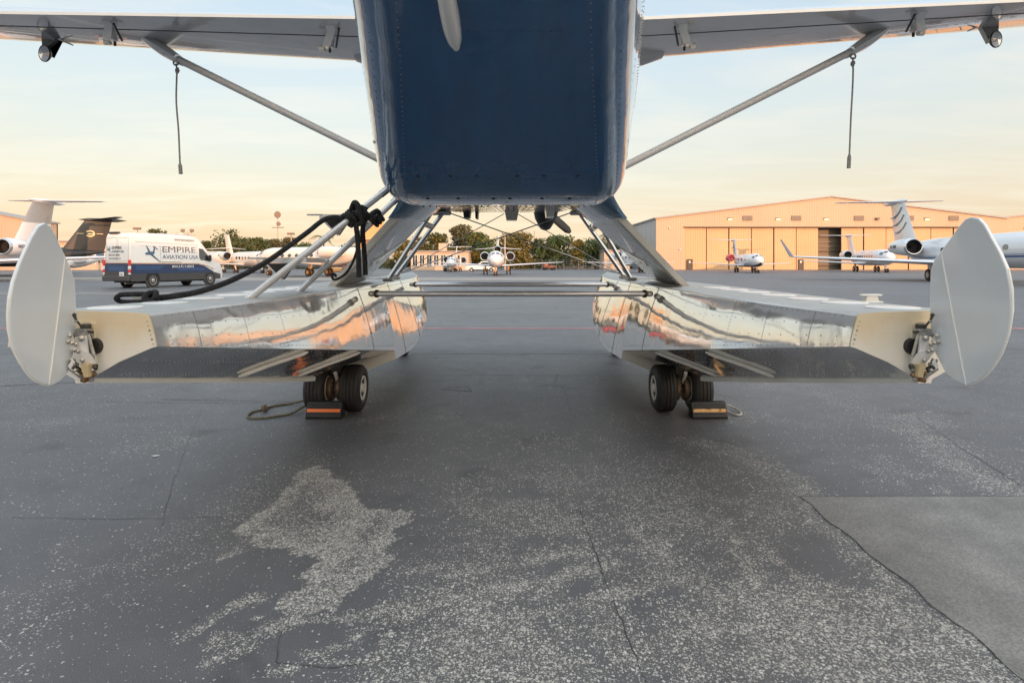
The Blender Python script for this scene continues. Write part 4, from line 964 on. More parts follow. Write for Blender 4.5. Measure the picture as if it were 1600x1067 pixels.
# belly furniture
for px0, px1, r0, r1, d, m_, nm in ((788, 811, 331, 343, 6.6, 'steel', 'wire_bracket'), (723, 735, 331, 340, 6.9, 'black', 'drain_fitting'), (852, 868, 324, 339, 6.0, 'white', 'antenna'), (742, 747, 330, 341, 7.0, 'black', 'antenna')):
    a_ = MB(); p0 = P(px0, r0-4, d); p1 = P(px1, r1, d); cx = (p0.x+p1.x)/2; w_ = p1.x-p0.x; h_ = p0.z-p1.z
    a_.prism([(cx-w_/2, d, p0.z), (cx+w_/2, d, p0.z), (cx+w_*.36, d, p1.z), (cx-w_*.36, d, p1.z)], (0, .22, 0), M[m_]); part(a_, nm, fo)
for px, py in ((563, 240), (586, 217)):
    pass
a_ = MB(); a_.tube([P(583, 223, 3.1), P(594, 216, 3.1)], .009, M['offwhite'], 8); part(a_, 'tie_down_ring', fo)
# exhaust and propeller at the far nose
a_ = MB(); c0 = P(852, 326, 8.9); a_.lathe([(.02, -.52), (.09, -.47), (.17, -.30), (.22, -.05), (.225, .2), (.2, .35)], c0+Vector((.02, .1, .12)), (.0, -.55, .8), M['exhaust'] if 'exhaust' in M else M['black'], 26); part(a_, 'exhaust_stack')
hub = V(X0, 11.15, 1.62)
a_ = MB(); a_.lathe([(.26, -.2), (.25, .1), (.16, .35), (.02, .48)], hub, (0, 1, 0), M['alu'], 24); pr = part(a_, 'propeller_spinner')
tip = P(893, 365, 11.15); base_a = math.atan2(tip.z-hub.z, tip.x-hub.x)
for k in range(3):
    an = base_a+k*2*PI/3; dr = Vector((math.cos(an), 0, math.sin(an))); pp = Vector((-math.sin(an), 0, math.cos(an))); a_ = MB(); rg = []
    for u, c in ((.12, .05), (.3, .075), (.6, .085), (.85, .085), (.95, .075), (1., .03)):
        tw = R_(50-38*u); ch = pp*math.cos(tw)+Vector((0, 1, 0))*math.sin(tw); th = Vector((0, 1, 0))*math.cos(tw)-pp*math.sin(tw)
        rg.append([hub+dr*u*1.56+ch*c*math.cos(2*PI*j/10)+th*.018*math.sin(2*PI*j/10) for j in range(10)])
    a_.loft(rg, M['black']); part(a_, 'propeller_blade', pr)
# ---- wings
def wing(s, at, al, zl0):
    def TE(x): return 5.9+.04*(x-1.5), 2.485+at*(x-1.5)
    def LE(x): return 7.35, zl0+al*(x-1.9)
    def low(x, u):
        (dt, zt), (dl, zl) = TE(x), LE(x); return V(X0+s*x, dt+(dl-dt)*u, zt+(zl-zt)*u-.012*math.sin(PI*max(u, 0)**1.3)+.10*max(0, u-.93)**1.2*3)
    w = MB(); rg = []
    for x in (.3, .82, 1.2, 1.6, 2.2, 3, 4, 5, 6, 7, 7.9):
        (dt, zt), (dl, zl) = TE(x), LE(x); q = [low(x, u) for u in (0, .08, .2, .3, .45, .6, .75, .86, .93, .97, 1.0)]
        for u, h in ((1.006, .05), (.985, .11), (.93, .175), (.8, .24), (.6, .275), (.4, .24), (.2, .15), (.08, .08), (0, .035)): 
            q.append(V(X0+s*x, dt+(dl-dt)*u, zt+(zl-zt)*u+h))
        rg.append(q)
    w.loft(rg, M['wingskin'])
    for x in (1.5, 2.4, 3.3, 4.1, 4.9, 5.7, 6.5): w.row(low(x, .42), low(x, .9), (0, 0, -1), .07, .004, M['rivet'])
    o = part(w, 'wing', angle=50)
    g = MB(); xs_ = [.9+.25*i for i in range(29)]
    g.loft([[low(x, .322)+Vector((0, 0, -.004)), low(x, .331)+Vector((0, 0, -.004)), low(x, .331)+Vector((0, 0, .006)), low(x, .322)+Vector((0, 0, .006))] for x in xs_], M['line']); part(g, 'flap_gap', o)
    g = MB(); g.loft([[low(x, -.004)+Vector((0, 0, k)) for k in (.002, .034)] for x in (.85, 2.5, 4.5, 6.3, 7.85)], M['white'], close=False, cap=False); part(g, 'trailing_edge_strip', o)
    return o, low
wl, lowl = wing(-1, .031, .060, 2.552); wr, lowr = wing(1, .063, .083, 2.602)
def hinge(o, low, s, px):
    xw = abs((px-800)/F*6.5-X0)
    g = MB(); x = xw; a = low(x, .12); b_ = low(x, .33); c = low(x, .46)
    for sx in (-.035, .035): pass
    w_ = .045; sh = s*.10
    pts = [a, b_+Vector((sh, 0, 0)), b_+Vector((sh, .02, -.13)), b_+Vector((sh, -.10, -.15)), a+Vector((0, .06, -.02))]
    g.prism([p+Vector((-w_, 0, 0)) for p in pts], (2*w_, 0, 0), M['strut']); h_ = part(g, 'flap_hinge', o)
    g = MB(); g.tube([b_+Vector((sh-s*.06, .06, -.10)), a+Vector((-s*.10, .0, -.03))], .012, M['black'], 6); g.tube([b_+Vector((sh, .03, .0)), b_+Vector((sh, .03, -.17))], .014, M['black'], 6); g.lathe([(.035, -.03), (.035, .03)], b_+Vector((sh+s*.09, .04, -.12)), (1, 0, 0), M['offwhite'], 14); part(g, 'hinge_rod', h_)
for px in (195, 533): hinge(wl, lowl, -1, px)
for px in (1052, 1412): hinge(wr, lowr, 1, px)
# root bulge under the leading edge
for s, low, o in ((-1, lowl, wl), (1, lowr, wr)):
    g = MB(); c = low(1.55, .86); g.lathe([(.02, -.42), (.16, -.34), (.24, -.1), (.24, .1), (.16, .34), (.02, .42)], c+Vector((0, 0, .13)), (1, 0, 0), M['wingskin'], 20); part(g, 'landing_light_fairing', o, 60)
# convex gear mirrors
for px, py, s, o in ((70, 84, -1, wl), (1556, 62, 1, wr)):
    d = 7.0; c = P(px, py, d); g = MB(); top = c+Vector((-s*.02, .08, .22))
    g.prism([top+Vector((-.13, 0, .05)), top+Vector((.13, 0, .05)), c+Vector((s*.07, .05, .05)), c+Vector((s*-.03, .05, -.02))], (0, .06, 0), M['steel']); g.box(top+Vector((-s*.03, -.08, .01)), (.24, .22, .07), M['black'], bev=.02)
    mo = part(g, 'gear_mirror'); nrm = Vector((s*.30, -.93, -.12)).normalized()
    g = MB(); g.lathe([(.005, -.045), (.075, -.032), (.100, -.005), (.100, .008), (.093, .012)], c, nrm, M['dark_metal'], 24, cap=False); part(g, 'mirror_housing', mo)
    g = MB(); g.lathe([(.092, .008), (.05, .02), (.001, .026)], c, nrm, M['mirror'], 24, cap=False); part(g, 'mirror_glass', mo)
    g = MB(); g.tube([top+Vector((-s*.05, -.05, 0)), top+Vector((-s*.30, -.05, -.11))], [.018, .008], M['alu'], 8); part(g, 'pitot_rod', mo)
# ---- wing struts
for s, a, b_ in ((-1, P(268, 88, 6.95), V(X0-.78, 7.0, .86)), (1, P(1340, 76, 6.95), V(X0+.78, 7.0, .86))):
    g = MB(); g.tube([a, a.lerp(b_, .5), b_], .044, M['wing_strut'], 20, sy=1.9, up=(0, 1, 0)); so_ = part(g, 'wing_strut')
    g = MB(); n_ = (b_-a).normalized(); w0 = a-n_*.42+Vector((0, 0, .06)); rg = []
    for u, ww, hh_ in ((0, .05, .03), (.25, .12, .07), (.6, .13, .085), (1, .075, .06)):
        c = w0.lerp(a+n_*.12, u); rg.append([c+Vector((0, math.cos(2*PI*j/14)*ww*1.7, math.sin(2*PI*j/14)*hh_)) for j in range(14)])
    g.loft(rg, M['strut']); g.row(w0+Vector((0, -.18, -.02)), a+Vector((0, -.15, -.03)), (0, -1, -.3), .05, .006, M['rivet_dark']); part(g, 'strut_fairing', so_, 50)
# ---- floats
FS = [(2.33, .270, .300, -.336, -.483), (3.0, .293, .352, -.441, -.622), (3.75, .315, .415, -.558, -.775), (4.5, .335, .465, -.675, -.925), (5.0, .345, .488, -.752, -1.02), (5.6, .352, .505, -.845, -1.09), (6.05, .355, .515, -.914, -1.12)]
FF = [(6.0, .354, .524, -.995, -1.25), (6.65, .355, .578, -.99, -1.24), (7.34, .355, .592, -.865, -1.16), (8.0, .345, .56, -.70, -1.03), (8.6, .30, .475, -.60, -.92), (9.2, .22, .33, -.53, -.82), (9.7, .12, .17, -.43, -.66), (10.05, .03, .04, -.33, -.44)]
def zdeck(d): return -.204-.008*min(1, (d-2.33)/.8)+(.02*max(0, d-8.2)**1.3 if d > 8.2 else 0)
def frr(cx, tab, d):
    dk, ch, zc, zk = interp(tab, d); zd = zdeck(d); bv = .05
    def sp(v): return (dk+(ch-dk)*(1.45*v-.45*v*v), zd-.010+(zc-zd+.010)*v)
    half = [(0, zd+.012), (dk*.7, zd+.006), (dk-.012, zd), (dk, zd-.010)]+[sp(v) for v in (.09, .2, .36, .56, .8)]+[(ch, zc), (ch-.02, zc-.006), (ch*.5, zc+(zk-zc)*.42), (.03, zk+.016+.007*min(4, d-2.33)), (.026, zk)]
    return half
def ring(cx, tab, d):
    h = frr(cx, tab, d); return [V(cx+x, d, z) for x, z in h]+[V(cx-x, d, z) for x, z in reversed(h[1:])]
NH = 14
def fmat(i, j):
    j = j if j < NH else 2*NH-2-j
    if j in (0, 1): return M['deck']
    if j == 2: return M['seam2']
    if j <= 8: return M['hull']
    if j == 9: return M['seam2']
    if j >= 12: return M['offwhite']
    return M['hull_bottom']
M['seam2'] = mat('pale_edge_strip', (.70, .71, .70), .25, .3)
def build_float(cx, s):          # s: direction of the inner side
    w = MB(); dd = [2.33+.1336*i for i in range(21)]
    rings = [ring(cx, FS, d) for d in dd]
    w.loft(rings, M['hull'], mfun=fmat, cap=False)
    # stern third ends in a raked edge over the wheels: keep the sides, cut the bottom
    d2 = [5.0+.1313*i for i in range(9)]; rg = []
    for d in d2:
        q = frr(cx, FS, d); u = (d-5.0)/1.05; zc = q[9][1]; k = q[9][0]; xin = k*.86*u**.8
        zin = interp(FS, d)[2]+(interp(FS, d)[3]-interp(FS, d)[2])*(1-xin/k)*.85
        h = q[:11]+[(max(.026, xin+(k-xin)*.5), (zc+zin)/2), (max(.026, xin)+.004, zin+.004), (max(.026, xin), zin)]+[(max(.02, xin-.01), -.70), (0, -.70)]
        rg.append([V(cx+x, d, z) for x, z in h]+[V(cx-x, d, z) for x, z in reversed(h[1:-1])])
    def fm2(i, j):
        j = j if j < 15 else 29-j
        if j >= 13: return M['well']
        return fmat(i, min(j, 11))
    w.loft(rg, M['well'], mfun=fm2, cap=True)
    # forebody
    df = [6.0+.1*i for i in range(41)]+[10.05]
    w.loft([ring(cx, FF, d) for d in df], M['transom'], mfun=fmat, cap=True)
    # rivets: rows over the inner side, along the bottom and along the chine
    def side_pt(d, u):
        tb = FS if d < 6 else FF; q = frr(cx, tb, d)[3:10]
        z0, z1 = q[0][1], q[-1][1]; z = z0+(z1-z0)*u; x = np.interp(-z, [-p[1] for p in q], [p[0] for p in q]); return V(cx+s*x, d, z)
    def bot_pt(d, v):
        tb = FS if d < 6 else FF; q = frr(cx, tb, d); k, b_, c = q[12], q[11], q[10]; xx = k[0]+(c[0]-k[0])*v
        return V(cx+s*xx, d, np.interp(xx, [k[0], b_[0], c[0]], [k[1], b_[1], c[1]]))
    ns = Vector((s, -.08, -.1)); nb_ = Vector((s*.35, -.15, -1))
    for u in (.04, .35, .68, .93):
        d = 2.42
        while d < 8.4: w.dot(side_pt(d, u), ns, .0052 if d < 5 else .0065, M['rivet']); d += (.05 if u > .9 or u < .1 else .11)
    for dv in [2.62+.42*i for i in range(14)]:
        for k in range(14): w.dot(side_pt(dv, .05+k*.068), ns, .0055 if dv < 5 else .0065, M['rivet'])
    for v, st in ((.52, .030), (.1, .028), (.16, .028), (.93, .06)):
        d = 2.45
        while d < 4.95: w.dot(bot_pt(d, v), nb_, .0048, M['rivet_pale']); d += st
    for dv in [2.6+.33*i for i in range(8)]:
        for k in range(16): w.dot(bot_pt(min(4.99, dv+k*.012), .08+k*.057), nb_, .0046, M['rivet_pale'])
    for dv in (5.15, 6.35, 7.1):                      # skin lap joints on the inner side
        w.tube([side_pt(dv+.004*k, k/8) for k in range(9)], .0035, M['rivet'], 4)
    fl = part(w, 'float', angle=28)
    # transom plate
    g = MB(); q = frr(cx, FS, 2.33)
    hp = [(x*.995, z) for x, z in q]; poly = [(cx+x, z) for x, z in hp]+[(cx-x, z) for x, z in reversed(hp[1:])]
    g.prism([V(x, 2.322, z) for x, z in poly], (0, .012, 0), M['transom'])
    for xx in (.05, .12, .17, .215):
        for k in range(11):
            z = -.235-k*.022
            zb_ = np.interp(xx, [.026, .15, .30], [-.46, -.39, -.345])
            if z > zb_: g.dot(V(cx+s*xx, 2.321, z), (0, -1, 0), .0034, M['transom'])
    g.row(V(cx-s*.02, 2.321, -.218), V(cx+s*.25, 2.321, -.218), (0, -1, 0), .028, .0034, M['transom'])
    for k in range(6): g.dot(V(cx+s*(.262+.005*k), 2.321, -.235-.018*k), (0, -1, 0), .005 if k in (2, 4) else .003, M['rivet'])
    g.prism([V(cx+s*x, 2.312, z) for x, z in ((-.02, -.235), (.045, -.235), (.055, -.245), (.06, -.44), (.03, -.46), (-.02, -.46))], (0, .012, 0), M['transom'])
    part(g, 'transom', fl)
    # bottom strips
    for d0, d1 in ((3.78, 3.5), (4.84, 4.46)):
        g = MB(); q = []
        for k in range(13):
            u = k/12; q.append(bot_pt(d0+(d1-d0)*u**1.3, .985-.87*u)+Vector((s*.004, -.004, -.010)))
        g.tube(q, [.006]+[.013]*11+[.006], M['offwhite'], 8); part(g, 'spray_strip', fl)
    # inspection covers on the deck
    for k in range(7):
        d = 2.52+.36*k; g = MB(); c = V(cx, d, zdeck(d)+.010); g.lathe([(.105, -.006), (.105, .003), (.098, .006), (.03, .008), (.001, .008)], c, (0, 0, 1), M['white'], 30); part(g, 'inspection_cover', fl)
    for d in (7.4, 7.9):
        g = MB(); g.box(V(cx, d, zdeck(d)+.016), (.35, .3, .012), M['deck'], bev=.004); part(g, 'deck_hatch', fl)
    # mooring cleat on the outer deck edge
    g = MB(); dc = 3.05; c = V(cx-s*.235, dc, zdeck(dc)); g.box(c+Vector((0, 0, .005)), (.105, .06, .010), M['offwhite'], bev=.004)
    g.prism([c+Vector(v) for v in ((-.036, -.016, .008), (.036, -.016, .008), (.026, -.016, .036), (-.026, -.016, .036))], (0, .032, 0), M['offwhite']); g.box(c+Vector((0, 0, .041)), (.11, .034, .012), M['offwhite'], bev=.005); part(g, 'mooring_cleat', fl)
    # main wheels
    wd = 5.70; rad = .23; az = -H+rad
    g = MB(); g.tube([V(cx, wd, az), V(cx, wd+.02, -1.1), V(cx, wd+.1, -.72)], [.05, .055, .07], M['dark_metal'], 12); g.tube([V(cx-.26, wd, az), V(cx+.26, wd, az)], .035, M['steel'], 12)
    g.tube([V(cx+.02, wd-.12, -1.06), V(cx+.02, wd-.02, az+.05)], .018, M['white'], 8); g.box(V(cx, wd+.05, -1.02), (.16, .16, .2), M['dark_metal'], bev=.03); lg = part(g, 'gear_leg')
    for k, sx in enumerate((-1, 1)):
        wx = cx+sx*.172; tw = .195
        g = MB(); prof = [(rad*.50, -tw/2+.02), (rad*.62, -tw/2), (rad*.84, -tw*.485), (rad*.955, -tw*.38)]
        for gx in (-.26, -.09, .09, .26): prof += [(rad*(.985 if abs(gx) > .2 else 1), tw*(gx-.035)), (rad*.965, tw*(gx-.02)), (rad*.965, tw*(gx+.02)), (rad*(.985 if abs(gx) > .2 else 1), tw*(gx+.035))]
        prof += [(rad*.955, tw*.38), (rad*.84, tw*.485), (rad*.62, tw/2), (rad*.5, tw/2-.02)]
        g.lathe(prof, V(wx, wd, az), (1, 0, 0), M['rubber'], 48); wh = part(g, 'main_wheel')
        for q in (-1, 1):
            g = MB(); g.lathe([(rad*.52, tw/2-.025), (rad*.52, tw/2-.006), (rad*.44, tw/2-.004), (rad*.40, tw/2-.03), (rad*.2, tw/2-.028), (rad*.18, tw/2+.004), (.002, tw/2+.006)], V(wx, wd, az), (q, 0, 0), M['offwhite'], 32)
            for k2 in range(4):
                an = k2*PI/2+.8; g.dot(V(wx+q*(tw/2-.026), wd+rad*.3*math.cos(an), az+rad*.3*math.sin(an)), (q, 0, 0), .017, M['black'], 10)
            part(g, 'rim', wh)
        g = MB(); bx = cx+sx*.045; g.lathe([(.115, -.024), (.122, -.012), (.122, .014), (.105, .024)], V(bx, wd, az), (1, 0, 0), M['bronze'], 30)
        for k2 in range(14):
            an = k2*2*PI/14; g.dot(V(bx-sx*.026, wd+.1*math.cos(an), az+.1*math.sin(an)), (-sx, -.3, 0), .010, M['steel'])
        part(g, 'brake', wh)
    # nose wheel under the bow
    g = MB(); nr = .17; nd = 9.15; g.lathe([(nr*.5, -.06), (nr*.85, -.065), (nr, -.03), (nr, .03), (nr*.85, .065), (nr*.5, .06)], V(cx+s*.02, nd, -H+nr), (1, 0, 0), M['rubber'], 30); g.lathe([(nr*.5, -.05), (nr*.5, .05)], V(cx+s*.02, nd, -H+nr), (1, 0, 0), M['offwhite'], 20); nw = part(g, 'nose_wheel')
    g = MB(); g.tube([V(cx+s*.02, nd, -H+nr), V(cx, nd-.1, -.75)], .035, M['steel'], 10); part(g, 'nose_leg', nw)
    # ---- water rudder: traced on its own upright plane through the hinge
    return fl
FLX = {-1: -1.73, 1: 1.66}
fL = build_float(-1.73, 1); fR = build_float(1.66, -1)
def on_plane(px, py, xp, th=0): d = xp*F/(px-800); return Vector((xp, d, H-(py-HOR)/F*d))
RL = [(68, 348), (76, 353), (84, 366), (92, 384), (100, 400), (109, 420), (115, 440), (117, 460), (117, 490), (117, 515), (114, 540), (111, 560), (104, 582), (94, 594), (84, 600), (72, 602), (58, 598), (45, 588), (30, 567), (18, 543), (12, 515), (11, 490), (13, 465), (18, 440), (28, 412), (38, 390), (48, 369), (58, 353)]
RR = [(1520, 339), (1511, 342), (1502, 352), (1488, 371), (1474, 390), (1462, 405), (1456, 424), (1455, 450), (1455, 490), (1456, 520), (1460, 545), (1469, 562), (1478, 580), (1492, 594), (1507, 601), (1518, 601), (1532, 595), (1550, 578), (1566, 553), (1577, 522), (1583, 485), (1582, 450), (1576, 420), (1565, 395), (1552, 372), (1540, 350), (1531, 341)]
def water_rudder(trace, xp, s, c0, c1):
    pts = [on_plane(px, py, xp) for px, py in trace]; n = len(pts)
    cen = sum(pts, Vector())/n; g = MB(); rg = []
    for off, ins in ((-.007, .005), (-.005, .001), (.005, .001), (.007, .005)):
        rg.append([p+(cen-p).normalized()*ins+Vector((off, 0, 0)) for p in pts])
    g.loft(rg, M['rudder'], cap=True); o = part(g, 'water_rudder', angle=25)
    g = MB(); a, b_ = on_plane(*c0, xp), on_plane(*c1, xp)
    g.tube([a.lerp(b_, k/8)+Vector((s*(.0075 if 0 < k < 8 else .005), 0, 0)) for k in range(9)], .0035, M['seam'], 6)
    part(g, 'crease_strip', o)
    g = MB(); rim = [p+(cen-p).normalized()*.002 for p in pts]; k0 = n*2//3-5
    seg = rim[k0:k0+10]; g.tube(spline(seg, 3), .0035, M['seam'], 6); part(g, 'edge_strip', o)
    return o
rL = water_rudder(RL, -1.735, 1, (99, 402), (74, 601)); rR = water_rudder(RR, 1.665, -1, (1473, 393), (1512, 601))
def hardware(rud, mx, s):
    q = lambda px, py, d: P(mx(px), py, d)
    g = MB(); g.tube([q(132, 511, 2.29), q(144, 557, 2.29)], .014, M['dark_metal'], 12); g.tube([q(135, 511, 2.275), q(147, 556, 2.275)], .006, M['steel'], 8)
    g.box(q(131, 518, 2.28), (.05, .04, .028), M['steel'], bev=.006); g.box(q(134, 510, 2.28), (.03, .03, .02), M['dark_metal'], bev=.004); g.box(q(126, 523, 2.27), (.045, .03, .012), M['steel'], bev=.003); g.tube([q(120, 517, 2.27), q(146, 519, 2.27)], .005, M['dark_metal'], 8)
    part(g, 'hinge_post', rud)
    g = MB(); g.tube([q(116, 493, 2.25), q(119, 500, 2.25), q(131, 515, 2.27)], [.006, .004, .004], M['dark_metal'], 8); g.lathe([(.002, -.008), (.009, 0), (.002, .008)], q(116, 492, 2.25), (0, 0, 1), M['dark_metal'], 12); g.lathe([(.002, -.006), (.007, 0), (.002, .006)], q(119, 502, 2.25), (0, 0, 1), M['steel'], 12); part(g, 'retract_rod', rud)
    g = MB(); g.lathe([(.033, -.016), (.033, 0), (.028, .008), (.001, .009)], q(147, 541, 2.315), (0, -1, 0), M['rubber'], 28); part(g, 'bumper', rud)
    # bolted arm plate
    pl = [(108, 518), (101, 535), (121, 560), (137, 580), (146, 590), (150, 578), (149, 566), (141, 553), (128, 547), (121, 540), (113, 524)]
    g = MB(); g.prism([q(px, py, 2.235+.0012*(py-520)*.6) for px, py in pl], (s*-.004, .008, 0), M['white'])
    for px, py in ((109.5, 525), (107, 534), (113, 536), (119.5, 538), (116.5, 547), (122.5, 549), (129, 563)):
        c = q(px, py, 2.232+.0012*(py-520)*.6); g.lathe([(.0075, 0), (.0075, .004), (.004, .005), (.004, .010), (.001, .011)], c, (s*.35, -1, 0), M['steel'], 10)
    part(g, 'arm_plate', rud)
    g = MB(); g.lathe([(.012, 0), (.012, .004), (.005, .006), (.001, .009)], q(127, 529, 2.24), (s*.3, -1, 0), M['steel'], 16); g.prism([q(px, py, 2.262) for px, py in ((120, 522), (134, 524), (138, 558), (126, 556))], (0, .008, 0), M['white']); part(g, 'hinge_lug', rud)
    g = MB(); g.prism([q(px, py, 2.24) for px, py in ((125, 569), (136, 570), (139, 589), (131, 590))], (0, .03, 0), M['block']); part(g, 'stop_block', rud)
    g = MB(); rs = random.Random(2)
    for k in range(5): 
        t0 = k/4; g.lathe([(.004, -.006), (.011, -.004), (.011, .004), (.004, .006)], q(113+5*t0, 563+16*t0, 2.25), (s*.4, -.3, -.8), M['dark_metal' if k % 2 else 'steel'], 14)
    for px, py in ((122, 577), (126, 584), (141, 580), (146, 585), (149, 573), (136, 592), (143, 592), (147, 577), (118, 570), (131, 594)):
        g.lathe([(.003, -.012), (.009, -.008), (.009, .008), (.003, .012)], q(px, py, 2.265), (rs.uniform(-1, 1), rs.uniform(-.6, .2), rs.uniform(-1, 1)), M[rs.choice(['dark_metal', 'steel', 'bronze', 'rust'])], 12)
    g.tube([q(108, 575, 2.24), q(135, 594, 2.27), q(146, 593, 2.29)], .007, M['steel'], 8); g.prism([q(px, py, 2.235) for px, py in ((106, 572), (112, 562), (116, 566), (110, 577))], (0, .006, 0), M['white'])
    part(g, 'steering_linkage', rud)
M['block'] = mat('tan_nylon_block', (.58, .46, .27), .5, var=.15); M['rust'] = mat('rust', (.22, .08, .03), .8, var=.4, vscale=40)
hardware(rL, lambda x: x, 1); hardware(rR, lambda x: 1573-x, -1)
# ---- pylons, front struts, spreader bars and wires
def pylon(s, tT, tL, bL, bT):
    g = MB(); rg = []
    for k in range(7):
        u = k/6; a = tT.lerp(bT, u); b_ = tL.lerp(bL, u); th = .045; q = []
        for w_, h in ((0, -1), (0, 1), (.08, 1.15), (.3, 1.2), (.6, 1.0), (.85, .6), (1, .12), (1, -.12), (.85, -.6), (.6, -1.0), (.3, -1.2), (.08, -1.15)): q.append(a.lerp(b_, w_)+Vector((h*th*.75, 0, h*s*.0)))
        rg.append(q)
    g.loft(rg, M['pylon'], mfun=lambda i, j: M['offwhite'] if j in (0, 1, 11) else M['pylon'])  # paler trailing edge: light from the sky behind put into the colour
    for w_ in (.06, .3, .85):
        for k in range(20):
            u = .22+.037*k; p = tT.lerp(bT, u).lerp(tL.lerp(bL, u), w_)+Vector((-s*(.0375 if w_ < .1 else (.0405 if w_ < .5 else .0205)), 0, 0)); g.dot(p, (-s, -.1, 0), .006, M['rivet_dark'])
    o = part(g, 'float_pylon', angle=40)
    g = MB(); rg = []
    for k in range(6):
        u = -.12+.29*k/5; e = max(0, 1-k/5)**1.5*.10+.012; a = tT.lerp(bT, u)+Vector((0, -.05-e, .0)); b_ = tL.lerp(bL, u)+Vector((0, .03+e, 0)); q = []
        for w_, h in ((0, 0), (.03, 1), (.3, 1.5), (.6, 1.35), (.9, .7), (1, 0), (.9, -.7), (.6, -1.35), (.3, -1.5), (.03, -1)): q.append(a.lerp(b_, w_)+Vector((h*(.035+e*.5), 0, 0)))
        rg.append(q)
    g.loft(rg, M['teal']); part(g, 'pylon_fairing', o, 60)
    g = MB(); a, b_ = bT+Vector((s*.02, -.10, -.02)), bL+Vector((s*.02, .06, -.02)); c = (a+b_)/2; g.box(c, (.17, (b_-a).length*.98, .03), M['deck'], Matrix.Rotation(0, 3, 'Z'), bev=.01); part(g, 'pylon_foot', o)
M['pylon'] = mat('pylon_grey_paint', (.55, .56, .56), .22, .25, coat=.6, var=.06, build=lambda t, b, co, rp: skin_bump(t, b, co))
pylon(-1, P(638, 317, 4.35), P(678, 330, 5.4), P(572, 438, 6.1), P(517, 448, 4.95))
pylon(1, P(948, 317, 4.35), P(906, 330, 5.4), P(1022, 438, 6.1), P(1072, 447, 4.95))
for A in (((674, 332, 6.0), (607, 437, 6.15)), ((694, 330, 6.35), (617, 434, 6.5)), ((905, 332, 6.35), (976, 433, 6.5)), ((928, 334, 6.0), (986, 436, 6.15))):
    g = MB(); g.tube([P(*A[0]), P(*A[1])], .024, M['alu'], 12, sy=1.5, up=(0, 1, 0)); so_ = part(g, 'front_strut'); g = MB(); c = P(*A[1]); g.box(c+Vector((0, 0, -.0)), (.10, .16, .04), M['steel'], bev=.01); part(g, 'strut_foot', so_)
for A, B in (((655, 347, 6.1), (674, 354, 6.3)), ((925, 356, 6.3), (946, 347, 6.1))):
    g = MB(); g.tube([P(*A), P(*A).lerp(P(*B), .2), P(*A).lerp(P(*B), .21), P(*B)], [.045, .045, .032, .032], M['strut'], 14); part(g, 'strut_brace')
M['chrome'] = mat('polished_tube', (.74, .75, .77), .28, .6, var=.03)
for y0, d, xa, xb, r_ in ((444.5, 7.3, 650, 948, .030), (459, 5.25, 590, 1006, .027)):
    g = MB(); g.tube([P(xa, y0, d), P(xb, y0, d)], r_, M['chrome'], 20, sy=1.35, up=(0, 1, 0)); so_ = part(g, 'spreader_bar')
    for xx, sg in ((xa, -1), (xb, 1)):
        g = MB(); c = P(xx, y0, d); g.lathe([(.036, -.01), (.036, .02), (.02, .035), (.02, .08)], c, (sg, 0, 0), M['dark_metal'], 14); g.box(c+Vector((sg*.05, 0, 0)), (.05, .07, .05), M['steel'], bev=.01); part(g, 'bar_end_fitting', so_)
for A, B, r_ in (((697, 331, 6.0), (980, 432, 6.2), .006), ((902, 329, 6.0), (612, 432, 6.2), .006), ((788, 334, 6.35), (640, 418, 6.6), .0045), ((640, 418, 6.6), (604, 436, 6.6), .0045), ((808, 334, 6.35), (962, 424, 6.6), .0045), ((962, 424, 6.6), (1000, 438, 6.6), .0045)):
    g = MB(); g.tube([P(*A), P(*B)], r_, M['steel'], 8); part(g, 'bracing_wire')
# black root plates of the front struts
for px in (685, 910):
    g = MB(); c = P(px, 330, 6.1); g.box(c, (.22, .5, .05), M['black'], bev=.01); part(g, 'strut_root_plate')

# ================================================================ THINGS AROUND THE SEAPLANE
def loop_rope(mb, c, r, ax, m, rad, turns=1, pitch=0, n=14, ph=0):
    ax = Vector(ax).normalized(); u = ax.orthogonal().normalized(); w = ax.cross(u)
    mb.tube([c+ax*pitch*k/n+(u*math.cos(2*PI*k/n+ph)+w*math.sin(2*PI*k/n+ph))*r for k in range(int(n*turns)+1)], rad, m, 8)
# boarding ladder on the left float
lad_base = P(390, 469, 3.4); lad = thing('boarding_ladder', 'silver boarding ladder leaning from the left float to the fuselage', 'ladder', (lad_base.x, lad_base.y, lad_base.z)); LO = -lad_base
def lp(mb, name, par=None):
    o = mb.build(name, par or lad)
    if par is None: o.location = LO
    return o
r1a, r1b = P(388, 468, 3.4), P(603, 298, 3.9); r2a, r2b = P(464, 459, 4.2), P(621, 310, 4.38)
for a, b_ in ((r1a, r1b), (r2a, r2b)):
    g = MB(); g.tube([a, b_], .021, M['strut2'] if 'strut2' in M else M['strut'], 14, sy=1.5, up=(0, 1, 0)); o = lp(g, 'rail')
    g = MB(); n_ = (b_-a).normalized(); g.tube([b_-n_*.05, b_+n_*.03], .024, M['black'], 12); g.tube([a-n_*.03, a+n_*.03], .024, M['offwhite'], 12); g.dot(a+Vector((.02, -.025, 0)), (0, -1, 0), .012, M['rust'], 8); lp(g, 'end_cap', o)
